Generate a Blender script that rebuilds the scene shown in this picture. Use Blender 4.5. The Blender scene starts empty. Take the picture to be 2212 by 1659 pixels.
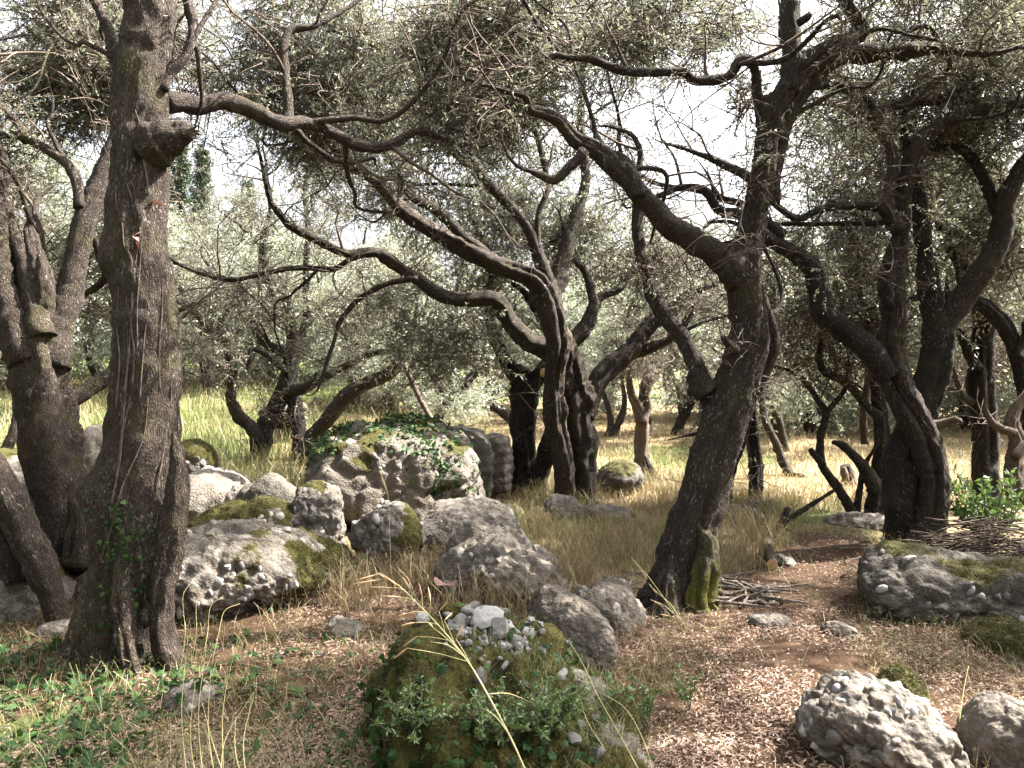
import bpy, math
import numpy as np
from mathutils import Vector
from mathutils.bvhtree import BVHTree

# ------------------------------------------------------------------ camera, sky, sun, exposure
scn = bpy.context.scene
COL = scn.collection
F = 1736.0                      # focal length in pixels of a 2212 x 1659 frame
CAMZ = 1.6
PITCH = math.radians(-1.0)
cam_d = bpy.data.cameras.new('camera')
cam_d.sensor_width = 36.0
cam_d.lens = 36.0 * F / 2212.0
cam_d.clip_start = 0.05
cam_d.clip_end = 2000
cam = bpy.data.objects.new('camera', cam_d)
cam.location = (0, 0, CAMZ)
cam.rotation_euler = (math.pi / 2 + PITCH, 0, 0)
COL.objects.link(cam)
scn.camera = cam

SUN_EL = math.radians(50)
SUN_AZ = math.radians(72)       # clockwise from +Y (view direction): from the right
TO_SUN = np.array([math.sin(SUN_AZ) * math.cos(SUN_EL), math.cos(SUN_AZ) * math.cos(SUN_EL), math.sin(SUN_EL)])
w = bpy.data.worlds.new('World')
scn.world = w
w.use_nodes = True
wn = w.node_tree
sky = wn.nodes.new('ShaderNodeTexSky')
sky.sky_type = 'NISHITA'
sky.sun_disc = False
sky.sun_elevation = SUN_EL
sky.sun_rotation = SUN_AZ
sky.air_density = 1.0
sky.dust_density = 10.0
sky.ozone_density = 1.0
bg = wn.nodes['Background']
bg.inputs['Strength'].default_value = 0.095
hs = wn.nodes.new('ShaderNodeHueSaturation')      # thin white haze: a paler sky than the clear-air model
hs.inputs['Saturation'].default_value = 0.35
wn.links.new(sky.outputs['Color'], hs.inputs['Color'])
wn.links.new(hs.outputs['Color'], bg.inputs['Color'])
sun_d = bpy.data.lights.new('sun', 'SUN')
sun_d.energy = 5.0
sun_d.angle = math.radians(0.6)
sun_d.color = (1.0, 0.95, 0.87)
sun = bpy.data.objects.new('sun', sun_d)
sun.rotation_euler = Vector(TO_SUN).to_track_quat('Z', 'Y').to_euler()
sun.location = (20, -12, 25)
COL.objects.link(sun)
scn.view_settings.view_transform = 'Standard'
scn.view_settings.look = 'None'
scn.view_settings.gamma = 1.0
scn.view_settings.use_curve_mapping = False
scn.view_settings.exposure = 3.1
scn.cycles.use_denoising = True
scn.cycles.max_bounces = 8
scn.cycles.diffuse_bounces = 4
scn.cycles.glossy_bounces = 2
scn.cycles.transmission_bounces = 4
scn.cycles.transparent_max_bounces = 8
scn.cycles.caustics_reflective = False
scn.cycles.caustics_refractive = False

# ------------------------------------------------------------------ numpy helpers
rng = np.random.default_rng(7)
_cp, _sp = math.cos(PITCH), math.sin(PITCH)
FWD = np.array([0, _cp, _sp]); UP = np.array([0, -_sp, _cp]); RIGHT = np.array([1.0, 0, 0])
CAMP = np.array([0, 0, CAMZ])


def P(px, py, d):
    """Point measured from the photograph: pixel of the 2212-wide frame, d metres ahead."""
    return CAMP + d * (FWD + RIGHT * ((px - 1106.0) / F) - UP * ((py - 829.5) / F))


def ray(px, py):
    v = P(px, py, 1.0) - CAMP
    return v / np.linalg.norm(v)


def nrm(v):
    v = np.asarray(v, float)
    return v / np.maximum(np.linalg.norm(v, axis=-1, keepdims=True), 1e-9)


def hash3(ix, iy, iz, s=0):
    h = (ix.astype(np.uint32) * np.uint32(374761393) + iy.astype(np.uint32) * np.uint32(668265263)
         + iz.astype(np.uint32) * np.uint32(2147483647 - 97) + np.uint32((s * 1442695041) & 0xffffffff))
    h = (h ^ (h >> np.uint32(13))) * np.uint32(1274126177)
    h = (h ^ (h >> np.uint32(16))) * np.uint32(2246822519)
    h = h ^ (h >> np.uint32(13))
    return h.astype(np.float64) / 4294967295.0


def vnoise(p, s=0):
    p = np.asarray(p, float)
    i = np.floor(p).astype(np.int64)
    f = p - i
    f = f * f * (3 - 2 * f)
    out = 0
    for dx in (0, 1):
        wx = f[..., 0] if dx else 1 - f[..., 0]
        for dy in (0, 1):
            wy = f[..., 1] if dy else 1 - f[..., 1]
            for dz in (0, 1):
                wz = f[..., 2] if dz else 1 - f[..., 2]
                out = out + wx * wy * wz * hash3(i[..., 0] + dx, i[..., 1] + dy, i[..., 2] + dz, s)
    return out * 2 - 1


def fbm(p, octv=4, s=0, gain=0.5):
    a, o, n = 1.0, 0.0, 0.0
    p = np.asarray(p, float)
    for k in range(octv):
        o = o + a * vnoise(p * (2.03 ** k) + 17.3 * k, s + k)
        n += a
        a *= gain
    return o / n


def worley(p, s=0):
    i = np.floor(p).astype(np.int64)
    best = np.full(p.shape[0], 9.0)
    cid = np.zeros(p.shape[0])
    for dx in (-1, 0, 1):
        for dy in (-1, 0, 1):
            for dz in (-1, 0, 1):
                c = i + np.array([dx, dy, dz])
                q = np.stack([hash3(c[:, 0], c[:, 1], c[:, 2], s + k) for k in (1, 2, 3)], 1) + c
                d = np.linalg.norm(q - p, axis=1)
                m = d < best
                best = np.where(m, d, best)
                cid = np.where(m, hash3(c[:, 0], c[:, 1], c[:, 2], s + 9), cid)
    return best, cid


def sstep(a, b, x):
    t = np.clip((x - a) / (b - a), 0, 1)
    return t * t * (3 - 2 * t)


def rot_random(n, tilt=math.pi, r=None):
    r = r or rng
    if tilt >= 3:
        q = nrm(r.normal(size=(n, 4)))
    else:
        az = r.uniform(0, 2 * math.pi, n)
        ax = r.uniform(0, 2 * math.pi, n)
        ti = r.normal(0, tilt, n)
        qz = np.stack([np.cos(az / 2), 0 * az, 0 * az, np.sin(az / 2)], 1)
        qt = np.stack([np.cos(ti / 2), np.sin(ti / 2) * np.cos(ax), np.sin(ti / 2) * np.sin(ax), 0 * ax], 1)
        a, b = qt, qz
        q = np.stack([a[:, 0]*b[:, 0]-a[:, 1]*b[:, 1]-a[:, 2]*b[:, 2]-a[:, 3]*b[:, 3],
                      a[:, 0]*b[:, 1]+a[:, 1]*b[:, 0]+a[:, 2]*b[:, 3]-a[:, 3]*b[:, 2],
                      a[:, 0]*b[:, 2]-a[:, 1]*b[:, 3]+a[:, 2]*b[:, 0]+a[:, 3]*b[:, 1],
                      a[:, 0]*b[:, 3]+a[:, 1]*b[:, 2]-a[:, 2]*b[:, 1]+a[:, 3]*b[:, 0]], 1)
    w_, x, y, z = q.T
    return np.stack([np.stack([1-2*(y*y+z*z), 2*(x*y-z*w_), 2*(x*z+y*w_)], 1),
                     np.stack([2*(x*y+z*w_), 1-2*(x*x+z*z), 2*(y*z-x*w_)], 1),
                     np.stack([2*(x*z-y*w_), 2*(y*z+x*w_), 1-2*(x*x+y*y)], 1)], 1)


# ------------------------------------------------------------------ mesh helpers
def make_mesh(name, verts, quads=None, tris=None, mat=None, smooth=True, attrs=None, fattrs=None):
    me = bpy.data.meshes.new(name)
    verts = np.asarray(verts, np.float32).reshape(-1, 3)
    nq = 0 if quads is None else len(quads)
    nt = 0 if tris is None else len(tris)
    idx = []
    if nq:
        idx.append(np.asarray(quads, np.int32).ravel())
    if nt:
        idx.append(np.asarray(tris, np.int32).ravel())
    idx = np.concatenate(idx)
    me.vertices.add(len(verts))
    me.vertices.foreach_set('co', verts.ravel())
    me.loops.add(len(idx))
    me.loops.foreach_set('vertex_index', idx)
    me.polygons.add(nq + nt)
    start = np.concatenate([np.arange(nq) * 4, nq * 4 + np.arange(nt) * 3]).astype(np.int32)
    me.polygons.foreach_set('loop_start', start)
    me.polygons.foreach_set('use_smooth', np.full(nq + nt, smooth, bool))
    for k, v in (attrs or {}).items():
        v = np.asarray(v, np.float32)
        if v.ndim == 1:
            a = me.attributes.new(k, 'FLOAT', 'POINT'); a.data.foreach_set('value', v)
        else:
            a = me.attributes.new(k, 'FLOAT_VECTOR', 'POINT'); a.data.foreach_set('vector', v.ravel())
    for k, v in (fattrs or {}).items():
        a = me.attributes.new(k, 'FLOAT', 'FACE'); a.data.foreach_set('value', np.asarray(v, np.float32))
    me.update(calc_edges=True)
    if mat:
        me.materials.append(MAT[mat])
    return me


def link(name, me, parent=None, loc=(0, 0, 0), kind=None, label=None, cat=None, group=None, rot=None, scale=None):
    o = bpy.data.objects.new(name, me)
    COL.objects.link(o)
    o.location = [float(a) for a in loc]
    if parent is not None:
        o.parent = parent
    if rot is not None:
        o.rotation_euler = [float(a) for a in rot]
    if scale is not None:
        o.scale = [float(a) for a in scale] if np.ndim(scale) else [float(scale)] * 3
    if kind: o['kind'] = kind
    if label: o['label'] = label
    if cat: o['category'] = cat
    if group: o['group'] = group
    return o


def empty(name, loc, label, cat, group=None):
    o = link(name, None, None, loc, None, label, cat, group)
    o.empty_display_size = 0.1
    return o


def catmull(pts, rad, step):
    pts = np.asarray(pts, float); rad = np.asarray(rad, float)
    n = len(pts)
    ext = np.vstack([2 * pts[0] - pts[1], pts, 2 * pts[-1] - pts[-2]])
    er = np.concatenate([[rad[0]], rad, [rad[-1]]])
    op, orad = [], []
    for i in range(n - 1):
        p0, p1, p2, p3 = ext[i:i + 4]
        L = np.linalg.norm(p2 - p1)
        k = max(2, int(math.ceil(L / step)))
        t = (np.arange(k) / k)[:, None]
        c = 0.5 * (2 * p1 + (p2 - p0) * t + (2 * p0 - 5 * p1 + 4 * p2 - p3) * t ** 2 + (3 * p1 - p0 - 3 * p2 + p3) * t ** 3)
        op.append(c)
        tt = t[:, 0] * t[:, 0] * (3 - 2 * t[:, 0])
        orad.append(er[i + 1] * (1 - tt) + er[i + 2] * tt)
    op.append(pts[-1:]); orad.append(rad[-1:])
    return np.vstack(op), np.concatenate(orad)


def sweep(pts, rad, sides=12, step=0.06, seed=0, gnarl=0.12, lobes=0.0, twist=0.0, wob=0.0, ridge=0.0, tip='round', crease=0, knots=0.0):
    p, r = catmull(pts, rad, step)
    n = len(p)
    d = np.linalg.norm(np.diff(p, axis=0), axis=1)
    s = np.concatenate([[0], np.cumsum(d)])
    if wob:
        q = np.stack([s * 2.2 + seed, s * 0 + seed * 1.7, s * 0 + 3.1], 1)
        off = np.stack([vnoise(q, seed + 1), vnoise(q, seed + 2), vnoise(q, seed + 3)], 1)
        fade = sstep(0, 0.25, s)[:, None]
        p = p + off * wob * fade
    t = np.gradient(p, axis=0); t = nrm(t)
    u = np.zeros((n, 3))
    a = np.array([1.0, 0, 0]) if abs(t[0, 0]) < 0.8 else np.array([0, 1.0, 0])
    u[0] = nrm(a - t[0] * np.dot(a, t[0]))
    for i in range(1, n):
        v = u[i - 1] - t[i] * np.dot(u[i - 1], t[i])
        u[i] = v / max(np.linalg.norm(v), 1e-9)
    b = np.cross(t, u)
    th = np.arange(sides) / sides * 2 * math.pi
    C, S = np.cos(th), np.sin(th)
    ring = C[None, :, None] * u[:, None] + S[None, :, None] * b[:, None]
    base = p[:, None] + ring * r[:, None, None]
    R = np.broadcast_to(r[:, None], (n, sides)).copy()
    if lobes:
        ph = th[None] + twist * s[:, None]
        R = R * (1 + lobes * (0.6 * np.cos(3 * ph + seed) + 0.5 * np.cos(5 * ph + 2 * seed + 0.6 * np.sin(s * 2)[:, None]) + 0.25 * np.cos(8 * ph + seed * 3)))
    if gnarl:
        nz = fbm(base * (0.9 / np.maximum(r, 0.03))[:, None, None] * np.array([1, 1, 0.6]), 3, seed)
        R = R * (1 + gnarl * 1.6 * nz)
        nz2 = fbm(base * 5.0, 2, seed + 5)
        R = R * (1 + gnarl * 0.6 * nz2)
    rk_ = np.random.default_rng(seed + 4321)
    for _ in range(crease):
        ph0 = rk_.uniform(0, 6.283); s0 = rk_.uniform(-0.1, 0.75) * s[-1]; ln = rk_.uniform(0.25, 0.6) * s[-1]
        cen = ph0 + 0.9 * vnoise(np.stack([s * 1.5, s * 0 + ph0, s * 0], 1), seed)[:, None] + twist * s[:, None]
        dth = (th[None] - cen + math.pi) % (2 * math.pi) - math.pi
        R = R - r[:, None] * rk_.uniform(0.16, 0.34) * np.exp(-(dth / rk_.uniform(0.13, 0.26)) ** 2) * (sstep(s0, s0 + ln * 0.3, s) * sstep(s0 + ln * 1.3, s0 + ln, s))[:, None]
    for _ in range(int(knots * s[-1])):
        ph0 = rk_.uniform(0, 6.283); s0 = rk_.uniform(0.05, 0.95) * s[-1]
        rr0 = float(np.interp(s0, s, r))
        dth = (th[None] - ph0 + math.pi) % (2 * math.pi) - math.pi
        R = R + rr0 * rk_.uniform(0.15, 0.5) * np.exp(-(dth / 0.55) ** 2 - ((s[:, None] - s0) / (rr0 * rk_.uniform(0.5, 1.1))) ** 2)
    if ridge:
        q = np.stack([np.broadcast_to(C[None] * r[:, None], (n, sides)) * 38, np.broadcast_to(S[None] * r[:, None], (n, sides)) * 38, np.broadcast_to(s[:, None], (n, sides)) * 11], -1)
        R = R + ridge * fbm(q, 2, seed + 8)
    v = p[:, None] + ring * R[..., None]
    verts = v.reshape(-1, 3)
    bark = np.stack([np.broadcast_to(C[None] * r[:, None], (n, sides)), np.broadcast_to(S[None] * r[:, None], (n, sides)), np.broadcast_to(s[:, None] * 0.35 + seed * 1.37, (n, sides))], -1).reshape(-1, 3)
    i = np.arange(n - 1)[:, None] * sides
    j = np.arange(sides)[None]
    j2 = (j + 1) % sides
    quads = np.stack([i + j, i + j2, i + sides + j2, i + sides + j], -1).reshape(-1, 4)
    end = p[-1] + t[-1] * (r[-1] * (0.7 if tip == 'round' else 0.05))
    verts = np.vstack([verts, p[0], end])
    bark = np.vstack([bark, [0, 0, 0], [0, 0, s[-1] * 0.35]])
    k0, k1 = n * sides, n * sides + 1
    jj = np.arange(sides)
    tris = np.vstack([np.stack([np.full(sides, k0), (jj + 1) % sides, jj], 1),
                      np.stack([np.full(sides, k1), (n - 1) * sides + jj, (n - 1) * sides + (jj + 1) % sides], 1)])
    return verts, quads, tris, bark, p, r


class Soup:
    """Collects vertices and faces of one mesh."""
    def __init__(self):
        self.v, self.q, self.t, self.b, self.n = [], [], [], [], 0

    def add(self, v, q=None, t=None, b=None):
        self.v.append(v)
        if q is not None and len(q): self.q.append(np.asarray(q) + self.n)
        if t is not None and len(t): self.t.append(np.asarray(t) + self.n)
        self.b.append(b if b is not None else v)
        self.n += len(v)

    def mesh(self, name, mat, org=(0, 0, 0), smooth=True):
        return make_mesh(name, np.vstack(self.v) - np.asarray(org), np.vstack(self.q) if self.q else None,
                         np.vstack(self.t) if self.t else None, mat, smooth, {'bark': np.vstack(self.b)})


# ------------------------------------------------------------------ materials
MAT = {}


class N:
    def __init__(self, name):
        self.m = bpy.data.materials.new(name)
        self.m.use_nodes = True
        self.t = self.m.node_tree
        self.bsdf = self.t.nodes['Principled BSDF']
        self.out = self.t.nodes['Material Output']
        MAT[name] = self.m

    def n(self, typ, **kw):
        nd = self.t.nodes.new(typ)
        for k, v in kw.items():
            if k in nd.inputs:
                self.set(nd.inputs[k], v)
            else:
                setattr(nd, k, v)
        return nd

    def set(self, inp, v):
        if isinstance(v, bpy.types.NodeSocket):
            self.t.links.new(v, inp)
        else:
            inp.default_value = v

    def attr(self, name):
        return self.n('ShaderNodeAttribute', attribute_name=name)

    def obj(self):
        return self.n('ShaderNodeTexCoord').outputs['Object']

    def pos(self):
        return self.n('ShaderNodeNewGeometry').outputs['Position']

    def noise(self, vec, scale, detail=4, rough=0.55, dist=0.0):
        nd = self.n('ShaderNodeTexNoise', Scale=scale, Detail=detail, Roughness=rough, Distortion=dist)
        if vec is not None: self.t.links.new(vec, nd.inputs['Vector'])
        return nd.outputs['Fac']

    def vor(self, vec, scale, feature='F1', rnd=1.0):
        nd = self.n('ShaderNodeTexVoronoi', feature=feature, Scale=scale, Randomness=rnd)
        if vec is not None: self.t.links.new(vec, nd.inputs['Vector'])
        return nd

    def ramp(self, fac, stops):
        nd = self.n('ShaderNodeValToRGB')
        cr = nd.color_ramp
        while len(cr.elements) < len(stops): cr.elements.new(0.5)
        for e, (p, c) in zip(cr.elements, stops):
            e.position = p
            e.color = (c, c, c, 1) if np.isscalar(c) else (*c, 1)
        self.t.links.new(fac, nd.inputs['Fac'])
        return nd.outputs['Color']

    def mix(self, fac, a, b, mode='MIX'):
        nd = self.n('ShaderNodeMix', data_type='RGBA', blend_type=mode)
        self.set(nd.inputs[0], fac)
        for inp, v in ((nd.inputs[6], a), (nd.inputs[7], b)):
            self.set(inp, (*v, 1) if isinstance(v, tuple) and len(v) == 3 else v)
        return nd.outputs[2]

    def math(self, op, a, b=0.5, clamp=False):
        nd = self.n('ShaderNodeMath', operation=op, use_clamp=clamp)
        self.set(nd.inputs[0], a); self.set(nd.inputs[1], b)
        return nd.outputs[0]

    def bump(self, h, strength=0.5, dist=0.01, normal=None):
        nd = self.n('ShaderNodeBump', Strength=strength, Distance=dist)
        self.t.links.new(h, nd.inputs['Height'])
        if normal is not None: self.t.links.new(normal, nd.inputs['Normal'])
        return nd.outputs['Normal']

    def fin(self, color, rough=0.9, normal=None, spec=0.25, transl=None):
        self.set(self.bsdf.inputs['Base Color'], (*color, 1) if isinstance(color, tuple) else color)
        self.set(self.bsdf.inputs['Roughness'], rough)
        self.bsdf.inputs['Specular IOR Level'].default_value = spec
        if normal is not None: self.t.links.new(normal, self.bsdf.inputs['Normal'])
        if transl:
            tr = self.n('ShaderNodeBsdfTranslucent')
            self.set(tr.inputs['Color'], (*transl[1], 1) if isinstance(transl[1], tuple) else transl[1])
            mx = self.n('ShaderNodeMixShader')
            mx.inputs[0].default_value = transl[0]
            self.t.links.new(self.bsdf.outputs[0], mx.inputs[1])
            self.t.links.new(tr.outputs[0], mx.inputs[2])
            self.t.links.new(mx.outputs[0], self.out.inputs['Surface'])


def mat_bark(name, dark, mid, pale, moss=0.25, lichen=0.5):
    mlo, mhi = (0.36, 0.5) if moss >= 1 else (0.52, 0.68)
    k = N(name)
    v = k.attr('bark').outputs['Vector']
    ob = k.pos()
    big = k.noise(ob, 3.0, 3)
    fine = k.noise(v, 75, 6, 0.72, 0.6)
    nv = k.n('ShaderNodeVectorMath', operation='ADD')
    k.t.links.new(v, nv.inputs[0])
    nz = k.n('ShaderNodeTexNoise', Scale=30.0, Detail=3.0)
    k.t.links.new(v, nz.inputs['Vector'])
    sc_ = k.n('ShaderNodeVectorMath', operation='SCALE'); sc_.inputs['Scale'].default_value = 0.035
    k.t.links.new(nz.outputs['Color'], sc_.inputs[0]); k.t.links.new(sc_.outputs[0], nv.inputs[1])
    cr = k.vor(nv.outputs[0], 85, 'DISTANCE_TO_EDGE').outputs['Distance']
    crk = k.ramp(cr, [(0.0, 0.0), (0.22, 1.0)])
    c = k.ramp(fine, [(0.3, dark), (0.52, mid), (0.75, pale)])
    c = k.mix(k.math('MULTIPLY', k.math('SUBTRACT', 1.0, crk), 0.35), c, tuple(x * 0.6 for x in dark))
    c = k.mix(k.ramp(big, [(0.35, 0.0), (0.7, 0.6)]), c, tuple(x * 0.7 for x in mid))
    li = k.noise(v, 90, 2, 0.5)
    lim = k.math('MULTIPLY', k.ramp(li, [(0.60, 0.0), (0.66, 1.0)]), k.ramp(k.noise(ob, 5, 3), [(0.4, 0.0), (0.6, lichen)]))
    c = k.mix(lim, c, (0.30, 0.29, 0.24))
    if moss:
        ms = k.math('MULTIPLY', k.ramp(k.noise(ob, 4.5, 4), [(mlo, 0.0), (mhi, 1.0)]), moss)
        c = k.mix(ms, c, (0.080, 0.078, 0.014))
    h = k.math('ADD', k.math('MULTIPLY', crk, 0.45), k.math('MULTIPLY', fine, 1.2))
    k.fin(c, 0.92, k.bump(h, 1.0, 0.018), 0.2)


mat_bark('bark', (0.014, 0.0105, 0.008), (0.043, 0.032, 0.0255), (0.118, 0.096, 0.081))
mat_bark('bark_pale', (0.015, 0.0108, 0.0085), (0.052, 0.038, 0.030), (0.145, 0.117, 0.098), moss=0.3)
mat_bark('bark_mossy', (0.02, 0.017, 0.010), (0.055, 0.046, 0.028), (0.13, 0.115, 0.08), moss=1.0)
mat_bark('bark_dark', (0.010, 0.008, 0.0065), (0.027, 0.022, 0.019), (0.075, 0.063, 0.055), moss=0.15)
mat_bark('deadwood', (0.06, 0.042, 0.03), (0.16, 0.118, 0.088), (0.30, 0.25, 0.205), moss=0.0, lichen=0.2)
mat_bark('bleached', (0.10, 0.078, 0.062), (0.24, 0.20, 0.17), (0.40, 0.35, 0.31), moss=0.0, lichen=0.1)
k = N('twig'); k.fin(k.ramp(k.noise(k.pos(), 9, 3), [(0.3, (0.04, 0.029, 0.023)), (0.7, (0.14, 0.108, 0.085))]), 0.9, None, 0.2)
k = N('vine'); k.fin(k.ramp(k.noise(k.pos(), 25, 3), [(0.3, (0.04, 0.03, 0.024)), (0.7, (0.115, 0.092, 0.078))]), 0.9, None, 0.2)
k = N('cut_wood'); k.fin(k.ramp(k.noise(k.pos(), 40, 3), [(0.3, (0.30, 0.17, 0.07)), (0.7, (0.52, 0.36, 0.2))]), 0.85, None, 0.2)


def mat_leaf(name, lo, hi, back, trans, rough=0.45, tf=0.28):
    k = N(name)
    r = k.attr('rnd').outputs['Fac']
    c = k.ramp(r, [(0.0, lo), (0.85, hi), (1.0, back)])
    c = k.mix(k.n('ShaderNodeNewGeometry').outputs['Backfacing'], c, back)
    k.fin(c, rough, None, 0.5, (tf, trans))


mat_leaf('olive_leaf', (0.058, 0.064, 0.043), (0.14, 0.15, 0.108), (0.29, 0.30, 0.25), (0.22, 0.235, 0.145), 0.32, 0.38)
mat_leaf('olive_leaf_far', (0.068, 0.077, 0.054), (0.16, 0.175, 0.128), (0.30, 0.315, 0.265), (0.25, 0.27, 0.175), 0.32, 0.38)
mat_leaf('cypress_leaf', (0.030, 0.045, 0.025), (0.06, 0.085, 0.045), (0.07, 0.09, 0.05), (0.05, 0.07, 0.03), 0.7, 0.15)
mat_leaf('shrub_leaf', (0.035, 0.07, 0.02), (0.09, 0.15, 0.045), (0.13, 0.18, 0.08), (0.14, 0.23, 0.05), 0.4)
mat_leaf('dry_grass', (0.085, 0.056, 0.024), (0.21, 0.157, 0.077), (0.31, 0.245, 0.14), (0.19, 0.145, 0.07), 0.6, 0.3)
mat_leaf('green_grass', (0.035, 0.055, 0.016), (0.10, 0.122, 0.042), (0.22, 0.20, 0.09), (0.12, 0.15, 0.042), 0.6, 0.3)
mat_leaf('litter', (0.022, 0.012, 0.007), (0.115, 0.062, 0.037), (0.27, 0.185, 0.14), (0.11, 0.05, 0.022), 0.65, 0.15)
mat_leaf('moss_blade', (0.016, 0.017, 0.005), (0.058, 0.055, 0.014), (0.08, 0.074, 0.02), (0.045, 0.047, 0.012), 0.9, 0.2)
k = N('ivy_leaf')
oi = k.n('ShaderNodeObjectInfo').outputs['Random']
c = k.ramp(k.math('FRACT', k.math('ADD', oi, k.attr('rnd').outputs['Fac'])), [(0.0, (0.009, 0.024, 0.009)), (0.6, (0.022, 0.05, 0.016)), (1.0, (0.055, 0.09, 0.026))])
k.fin(c, 0.55, None, 0.12, (0.18, (0.05, 0.11, 0.022)))
k = N('seed_head'); k.fin((0.52, 0.36, 0.22), 0.7, None, 0.2, (0.25, (0.5, 0.35, 0.2)))
k = N('stalk'); k.fin(k.ramp(k.noise(k.pos(), 14, 2), [(0.35, (0.30, 0.31, 0.13)), (0.65, (0.5, 0.40, 0.22))]), 0.6, None, 0.3)
k = N('dead_leaf'); k.fin(k.ramp(k.noise(k.pos(), 45, 3), [(0.3, (0.09, 0.045, 0.036)), (0.7, (0.20, 0.115, 0.095))]), 0.6, None, 0.4, (0.15, (0.3, 0.12, 0.06)))


def mat_rock(name, m0, m1, s0, s1, s2, moss=(0.040, 0.036, 0.007), warm=0.0):
    k = N(name)
    at = k.attr('peb')
    sep = k.n('ShaderNodeSeparateXYZ'); k.t.links.new(at.outputs['Vector'], sep.inputs[0])
    cell, dome, mo = sep.outputs
    p = k.pos()
    f = k.noise(p, 55, 5, 0.65)
    big = k.noise(p, 4, 4)
    matrix = k.ramp(f, [(0.3, m0), (0.7, m1)])
    stone = k.ramp(cell, [(0.0, s0), (0.6, tuple((a_ + b_) / 2 for a_, b_ in zip(s0, s1))), (0.85, s1), (1.0, s2)])
    stone = k.mix(k.math('MULTIPLY', f, 0.6), stone, k.mix(0.5, stone, m0))
    c = k.mix(k.ramp(dome, [(0.12, 0.0), (0.4, 1.0)]), matrix, stone)
    c = k.mix(k.ramp(big, [(0.45, 0.0), (0.68, 0.7)]), c, k.mix(0.55, c, (0.09, 0.085, 0.08)))
    sp = k.ramp(k.noise(p, 120, 2), [(0.62, 0.0), (0.70, 0.4)])
    c = k.mix(sp, c, (0.30, 0.295, 0.28))
    sd = k.ramp(k.noise(p, 13, 5, 0.7), [(0.5, 0.0), (0.66, 0.75)])
    c = k.mix(sd, c, k.mix(0.35, m0, (0.05, 0.045, 0.038)))
    c = k.mix(1.0, c, (1.06, 1.0, 0.92), 'MULTIPLY')
    mm = k.ramp(k.math('ADD', mo, k.math('MULTIPLY', k.math('SUBTRACT', k.noise(p, 26, 5, 0.7), 0.5), 0.7)), [(0.45, 0.0), (0.56, 1.0)])
    mc = k.ramp(k.noise(p, 32, 4, 0.7), [(0.3, tuple(x * 0.45 for x in moss)), (0.7, tuple(x * 1.25 for x in moss))])
    c = k.mix(mm, c, mc)
    h = k.math('ADD', f, k.math('MULTIPLY', k.vor(p, 48).outputs['Distance'], 0.8))
    k.fin(c, 0.93, k.bump(h, 0.8, 0.012), 0.2)


mat_rock('rock', (0.0476, 0.0418, 0.0369), (0.1214, 0.1099, 0.0976), (0.0959, 0.0910, 0.0861), (0.1730, 0.1665, 0.1566), (0.2944, 0.2813, 0.2624))
mat_rock('rock_dark', (0.0279, 0.0262, 0.0230), (0.0738, 0.0689, 0.0615), (0.0558, 0.0533, 0.0492), (0.1050, 0.0992, 0.0918), (0.1902, 0.1845, 0.1722))
mat_rock('rock_pale', (0.0541, 0.0476, 0.0418), (0.1279, 0.1164, 0.1058), (0.1091, 0.1033, 0.0976), (0.1919, 0.1845, 0.1738), (0.3198, 0.3067, 0.2944))
k = N('stone')
oi = k.n('ShaderNodeObjectInfo').outputs['Random']
f = k.noise(k.pos(), 60, 4, 0.6)
c = k.ramp(oi, [(0.0, (0.07, 0.067, 0.062)), (0.55, (0.145, 0.14, 0.132)), (1.0, (0.30, 0.295, 0.282))])
c = k.mix(k.ramp(f, [(0.4, 0.6), (0.7, 0.0)]), c, k.mix(0.6, c, (0.12, 0.11, 0.10)))
k.fin(c, 0.85, k.bump(f, 0.5, 0.006), 0.3)

k = N('ground')
p = k.pos()
big = k.noise(p, 0.55, 4)
mid = k.noise(p, 4, 5, 0.65)
fin = k.noise(p, 70, 5, 0.7)
soil = k.ramp(fin, [(0.25, (0.022, 0.013, 0.008)), (0.55, (0.062, 0.037, 0.023)), (0.8, (0.14, 0.092, 0.06))])
straw = k.ramp(fin, [(0.25, (0.07, 0.05, 0.025)), (0.55, (0.17, 0.13, 0.072)), (0.8, (0.30, 0.25, 0.155))])
green = k.ramp(fin, [(0.25, (0.025, 0.038, 0.011)), (0.6, (0.075, 0.098, 0.03)), (0.85, (0.19, 0.185, 0.08))])
gm = k.attr('zone')
sep = k.n('ShaderNodeSeparateXYZ'); k.t.links.new(gm.outputs['Vector'], sep.inputs[0])
zs, zg, zz = sep.outputs
c = k.mix(k.ramp(k.math('ADD', zs, k.math('MULTIPLY', k.math('SUBTRACT', mid, 0.5), 0.8)), [(0.4, 0.0), (0.6, 1.0)]), soil, straw)
c = k.mix(k.ramp(k.math('ADD', zg, k.math('MULTIPLY', k.math('SUBTRACT', mid, 0.5), 0.9)), [(0.42, 0.0), (0.62, 1.0)]), c, green)
k.fin(c, 0.95, k.bump(k.math('ADD', fin, mid), 0.7, 0.03), 0.1)

# ------------------------------------------------------------------ ground
def gz(x, y):
    x = np.asarray(x, float); y = np.asarray(y, float)
    r = np.hypot(x, y)
    z = 0.10 * np.maximum(0, y - 10.5) * sstep(-0.6, -4.0, x) * sstep(60, 25, y)
    z = z + 0.02 * np.maximum(0, y - 12) * sstep(60, 30, y)
    q = np.stack([x * 0.45, y * 0.45, x * 0], -1)
    z = z + 0.10 * fbm(q, 2, 3) * sstep(2, 7, r)
    q = np.stack([x * 2.3, y * 2.3, x * 0 + 5], -1)
    z = z + 0.045 * fbm(q, 3, 5) * sstep(40, 15, r)
    z = z + 0.06 * sstep(1.0, 3.2, x) * sstep(9, 6.5, y) * sstep(3.5, 5, y)
    z = z + 0.015 * np.maximum(0, r - 45)
    return z


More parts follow.
